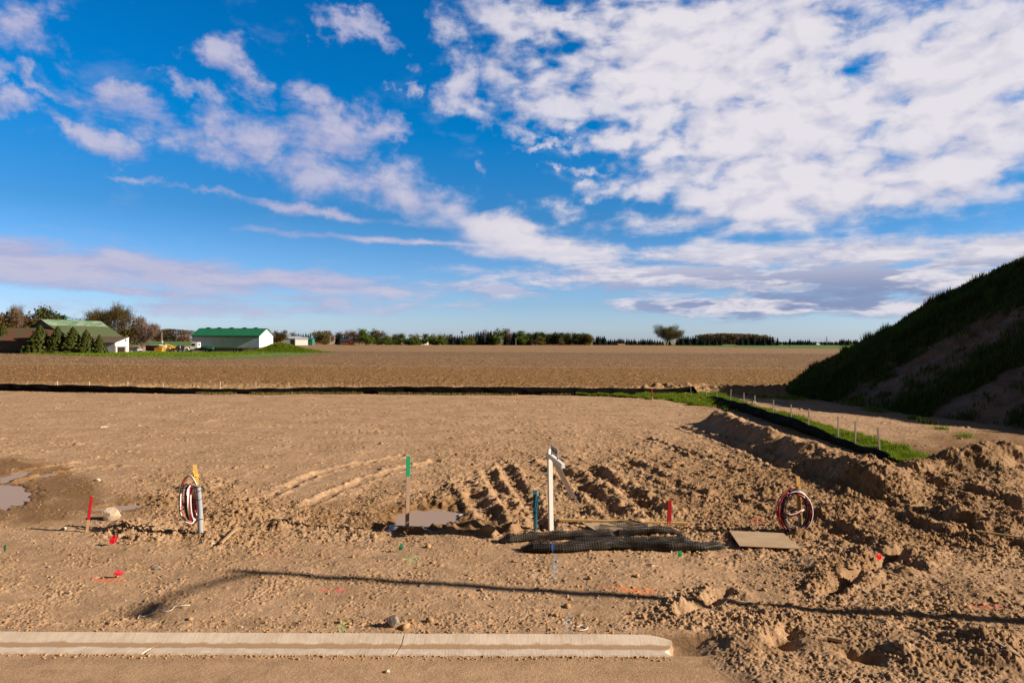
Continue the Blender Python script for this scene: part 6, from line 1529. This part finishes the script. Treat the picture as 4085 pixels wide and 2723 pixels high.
# cardboard / particle boards
m = bpy.data.materials.new('particle_board'); m.use_nodes = True; t = NT(m.node_tree); pos = t.new('ShaderNodeTexCoord').outputs['Object']
c = t.mixc(t.ramp(t.noise(pos, 4, 5, .6), .35, .65), col(.47, .335, .215), col(.40, .275, .17)); c = t.mixc(t.ramp(t.noise(pos, 7, 6, .75), .58, .70, 0, .5), c, col(.22, .14, .085)); c = t.mixc(t.ramp(t.noise(pos, 90, 2, .6), .35, .7, .3, 0), c, col(.30, .20, .12))
b = t.new('ShaderNodeBsdfPrincipled', {'Base Color': c, 'Roughness': .9, 'Specular IOR Level': .2}); t.new('ShaderNodeOutputMaterial', {'Surface': b}); M['particle_board'] = m
def sheet(name, label, corners, lift, th=.014):
    pts = []
    for vx, vy in corners: x, y = G(vx, vy); pts.append(Vector((x, y, lift)))
    mb = MB(); mb.prism(pts, (0, 0, -th)); return tag(mb.build(name, 'particle_board'), label, 'board')
hx = [gz(*G(a, b)) for a, b in ((1700, 1240), (1760, 1245), (1810, 1255), (1720, 1255))]
sheet('board', 'flat brown sheet of board lying on the ground right of the netting rolls', [(1675, 1227), (1799, 1233), (1841, 1269.5), (1699, 1263)], max(hx)+.035)
hx = [gz(*G(a, b)) for a, b in ((1400, 1210), (1450, 1212), (1500, 1215))]
sheet('board', 'pale sheet of board lying under the loose netting behind the rolls', [(1338, 1208), (1480, 1205.5), (1535, 1222), (1370, 1226)], max(hx)+.02)

# flags on wires
for nm, c_ in (('flag_red', (.78, .006, .035)), ('flag_bright_red', (.85, .006, .010)), ('flag_pink', (.80, .055, .090)), ('flag_green', (.005, .27, .075)), ('flag_dark_green', (.005, .16, .07)), ('flag_blue', (.006, .12, .62))):
    m = bpy.data.materials.new(nm); m.use_nodes = True; t = NT(m.node_tree)
    d = t.new('ShaderNodeBsdfPrincipled', {'Base Color': col(*c_), 'Roughness': .45, 'Specular IOR Level': .35}); tr = t.new('ShaderNodeBsdfTranslucent', {'Color': col(*c_)})
    t.new('ShaderNodeOutputMaterial', {'Surface': t.new('ShaderNodeMixShader', {0: .5, 1: d, 2: tr})}); M[nm] = m
mat('flag_wire', (.30, .27, .24), .5, metal=.4)
def flag(label, outline_v, base_v, m, fold=.02, lean=0):
    x, y = G(*base_v); z = gz(x, y); o = thing('marker_flag', label, 'flag', (x, y, z))
    pts = [P(vx, vy, y)-Vector((x, y, z)) for vx, vy in outline_v]; c = sum(pts, Vector())/len(pts)
    xs_ = [p.x for p in pts]; x0_, x1_ = min(xs_), max(xs_)
    mb = MB(); f = []; vs = []
    for p in pts: vs.append(p+Vector((0, .9*(p.x-c.x)+fold*math.sin((p.x-x0_)/(x1_-x0_+1e-6)*5.0), 0)))
    vs.append(c+Vector((0, -fold, 0))); n = len(pts); mb.add(vs, [(i, (i+1) % n, n) for i in range(n)]); fo_ = mb.build('flag', m, o); sol = fo_.modifiers.new('thickness', 'SOLIDIFY'); sol.thickness = .0015
    mb = MB(); tp = max(pts, key=lambda p: p.z); mb.tube([(0, 0, -.05), (tp.x*.5, .006, tp.z*.5), (tp.x, .006, tp.z)], .0022, 5); mb.build('wire', 'flag_wire', o)
flag('red flag at left, just below the red stake and boulder', [(254, 1236), (258, 1233), (259, 1230), (266, 1230), (267, 1240), (263, 1247), (258, 1249), (254, 1244)], (259, 1253), 'flag_red')
flag('faded pink red flag at left, above the dark red paint mark', [(264, 1312), (269, 1309), (275, 1308), (279, 1313), (282, 1318), (278, 1321), (268, 1321)], (273, 1326), 'flag_pink')
flag('bright red flag at right, beside the trench', [(2011, 1270), (2014, 1269), (2021, 1273), (2027, 1273), (2028, 1283), (2023, 1286), (2011, 1281)], (2026, 1318), 'flag_bright_red')
flag('dark green diamond flag below the green topped stake', [(916, 1256), (922, 1246), (927, 1255), (926, 1258), (921, 1263), (917, 1262)], (921, 1268), 'flag_dark_green')
flag('square green flag in front of the netting rolls', [(1556, 1264), (1566, 1264), (1568, 1277), (1557, 1278)], (1563, 1303), 'flag_green')
flag('narrow blue flag in front of the netting rolls', [(1268, 1246), (1271, 1246), (1269.5, 1256), (1271, 1264), (1267, 1263), (1266, 1255)], (1268, 1296), 'flag_blue', .006)
flag('thin green flag at the far left edge', [(9, 1254), (13, 1248), (13, 1262), (10, 1268)], (11, 1276), 'flag_dark_green', .006)

# boulder and larger stones
def stone(name, label, v, size, m, seedv, z=-.1, sub=3, flat=.8, facet=True):
    x, y = G(*v); bm = bmesh.new(); bmesh.ops.create_icosphere(bm, subdivisions=sub, radius=1)
    r = random.Random(seedv); planes = [(Vector((r.gauss(0, 1), r.gauss(0, 1), r.gauss(0, 1))).normalized(), r.uniform(.62, .92)) for _ in range(13)]
    for vv in bm.verts:
        for n_, d in planes:
            e = vv.co.dot(n_)-d
            if e > 0: vv.co -= n_*e*.92
        vv.co *= 1+.025*perlin(np.array([vv.co.x*3+seedv]), np.array([vv.co.y*3+vv.co.z*2]), 161)[0]
        vv.co = Vector((vv.co.x*size[0], vv.co.y*size[1], vv.co.z*size[2]))
    me = bpy.data.meshes.new(name); bm.to_mesh(me); bm.free(); me.materials.append(M[m]); o = link(bpy.data.objects.new(name, me)); o.location = (x, y, gz(x, y, False)+z); o.rotation_euler = (0, 0, r.uniform(0, 6))
    return tag(o, label, 'rock')
mat('boulder_stone', (.56, .46, .36), .9, color2=(.42, .31, .20), vscale=5, bump=.5, bscale=30, spec=.2); mat('grey_stone', (.33, .27, .22), .9, color2=(.22, .18, .15), vscale=7, bump=.5, bscale=30, spec=.2)
bo = stone('boulder', 'pale angular boulder beside the leaning red stake', (257, 1192), (.20, .17, .19), 'boulder_stone', 5, .09); bo.rotation_euler = (.2, .15, .5)
stone('rock', 'dark grey angular rock against the back of the kerb', (903, 1442), (.095, .08, .09), 'grey_stone', 8, .04)
stone('rock', 'small pale stone in front of the black netting rolls', (1542, 1270), (.05, .04, .045), 'boulder_stone', 9, .02); stone('rock', 'grey stone at the left end of the netting rolls', (1202, 1262), (.06, .05, .05), 'grey_stone', 10, .03)
stone('rock', 'flat pale rock half buried below the left coil', (360, 1305), (.13, .07, .035), 'grey_stone', 11, .01); stone('rock', 'pale stone in the wet ground left of the boulder', (146, 1217), (.07, .05, .04), 'boulder_stone', 12, .02)
stone('rock', 'pale stone at the edge of the large left puddle', (224, 1104), (.09, .06, .05), 'boulder_stone', 13, .02); stone('rock', 'small pale stone beside the broken red ended stake', (488, 1253), (.055, .045, .04), 'boulder_stone', 14, .02)
stone('rock', 'small rock on the dry pad left of centre', (240, 981), (.22, .12, .06), 'boulder_stone', 15, .02); stone('rock', 'round pale stone right of the flat board', (1696, 1277), (.06, .05, .05), 'grey_stone', 16, .02)
stone('rock', 'pale stone on the road in front of the kerb', (890, 1532), (.035, .028, .02), 'boulder_stone', 17, .01); stone('rock', 'grey stone beside the red ended stick at right', (1985, 1360), (.07, .04, .035), 'grey_stone', 18, .02)
stone('rock', 'flat pale slab right of the mud puddle', (1058, 1178), (.13, .07, .05), 'boulder_stone', 19, .02); stone('rock', 'small pale rock on the pad by the green grass', (1732, 925), (.20, .12, .10), 'boulder_stone', 20, .02)

# white string, root piece, pipe stub
mat('string_white', (.66, .58, .48), .8)
def string(label, pv, rad):
    o = thing('string', label, 'string', (0, 0, 0)); pts = []
    for i, (vx, vy) in enumerate(pv): x, y = G(vx, vy); pts.append(Vector((x, y, gz(x, y)+.012+(.012 if i % 3 == 1 else 0))))
    fine = []
    for i in range(len(pts)-1):
        p0, p1, p2, p3 = pts[max(i-1, 0)], pts[i], pts[i+1], pts[min(i+2, len(pts)-1)]
        for s in range(8):
            t_ = s/8; fine.append(.5*((2*p1)+(p2-p0)*t_+(2*p0-5*p1+4*p2-p3)*t_*t_+(3*p1-p0-3*p2+p3)*t_**3))
    org = fine[0].copy(); o.location = org; mb = MB(); mb.tube([p-org for p in fine], rad, 5); ob_ = mb.build('string', 'string_white', None, smooth=True); ob_.location = org; bpy.data.objects.remove(o); ob_.name = 'string'; tag(ob_, label, 'string')
string('tangled pale string lying below the lamp head shadow', [(316, 1424), (321, 1418), (330, 1419), (356, 1408), (364, 1402), (378, 1405), (392, 1402), (402, 1395), (420, 1394), (438, 1391)], .007)
string('pale root fibre lying behind the right part of the kerb', [(1318, 1448), (1330, 1453), (1345, 1450), (1350, 1445), (1340, 1440), (1322, 1444)], .007)
string('white curled scrap of string in front of the trench clods', [(1661, 1393), (1672, 1387), (1684, 1386), (1690, 1380), (1698, 1384), (1710, 1381)], .006)
string('short pale root behind the end of the kerb', [(1405, 1436), (1415, 1443), (1428, 1450), (1440, 1452)], .007)
x, y = G(1918, 1474); ps = thing('wood_stub', 'short broken round wood stub lying in the lower right mud', 'stub', (x, y, gz(x, y)+.03), -.45)
mb = MB(); mb.tube([(-.09, 0, .012), (0, 0, .004), (.08, 0, 0)], [.026, .030, .034], 12); mb.build('log', 'timber_pale', ps, smooth=False); mb = MB(); mb.cyl((.079, 0, 0), (.083, 0, 0), .026, 12); mb.build('cut_end', 'timber_fresh', ps)
# metal peg beside the sign post
x, y = G(1241, 1216); pg = thing('steel_peg', 'short dark steel peg with a flat head left of the white sign post', 'peg', (x, y, gz(x, y)))
mb = MB(); mb.cyl((0, 0, -.1), (0, 0, .12), .014, 8); mb.build('shaft', 'rust_dark', pg); mb = MB(); mb.cyl((0, 0, .12), (0, 0, .15), .04, 10); mb.build('head', 'rust_dark', pg)

# street lamp to the right of the view; its shadow crosses the foreground
jx, jy = G(590, 1315); Hl = 8.2; kk = Hl/math.tan(SUN_EL); shd = Vector((-math.sin(SUN_AZ), -math.cos(SUN_AZ)))
lx_, ly_ = jx-shd.x*kk, jy-shd.y*kk
sl_ = thing('street_lamp', 'tall street lamp with a curved arm standing by the road on the right', 'street lamp', (lx_, ly_, 0))
mat('lamp_pole_grey', (.40, .40, .40), .6)
MB().tube([(0, 0, -.1), (0, 0, Hl*.5), (0, 0, Hl), (0, 0, Hl+.22)], [.12, .10, .085, .075], 12).build('pole', 'lamp_pole_grey', sl_, smooth=True)
MB().tube([(0, 0, Hl-.05), (-.02, -.35, Hl+.16), (-.03, -.8, Hl+.32), (-.04, -1.3, Hl+.40), (-.04, -1.5, Hl+.42)], [.055, .05, .048, .045, .045], 10).build('arm', 'lamp_pole_grey', sl_, smooth=True)
mb = MB(); mb.box(None, (.28, .52, .10), mtx=Matrix.Translation((-.04, -1.72, Hl+.42))); mb.tube([(-.04, -1.45, Hl+.42), (-.04, -2.0, Hl+.41)], [.08, .12], 10); mb.build('lamp_head', 'lamp_pole_grey', sl_, bevel=.03)

# bushes on the crest and slope of the hill
def bush(label, vx, vy, D, s, n, mleaf='hill_grass', kind='shrub'):
    p = P(vx, vy, D); o = thing(kind, label, 'bush', (p.x, p.y, float(hill_h(np.array([p.x]), np.array([p.y]), False)[0])))
    r = np.random.default_rng(n); tips = [(Vector((r.normal()*.35*s, r.normal()*.35*s, s*(.35+.6*r.random()))), 0, 0) for _ in range(16)]
    V_, Q_ = leaves(tips, n//16, .16*s, .17*s, n); np_mesh('foliage', V_, quads=Q_, m=mleaf, parent=o)
    mb = MB()
    for q, _, _ in tips[:8]: mb.tube([(0, 0, -.1), q*.6, q], [.02*s, .014*s, .006*s], 4)
    mb.build('stem', 'bark_brown', o)
leafmat('bush_dark', (.020, .040, .012), (.030, .050, .012), .15)
bush('dark bush on the crest of the hill at the right edge', 2350, 615, 47.5, .75, 400, 'bush_dark'); bush('small dark shrub on the upper slope of the hill', 2166, 712, 50, .55, 260, 'bush_dark'); bush('tiny dark shrub standing out on the hill skyline, lower of two', 2150, 722, 50.5, .45, 220, 'bush_dark')

# drop prototypes that were never placed
for o in list(SC.objects):
    if o.parent is None and o.get('label', None) == '':
        for ch in list(o.children): bpy.data.objects.remove(ch)
        bpy.data.objects.remove(o)
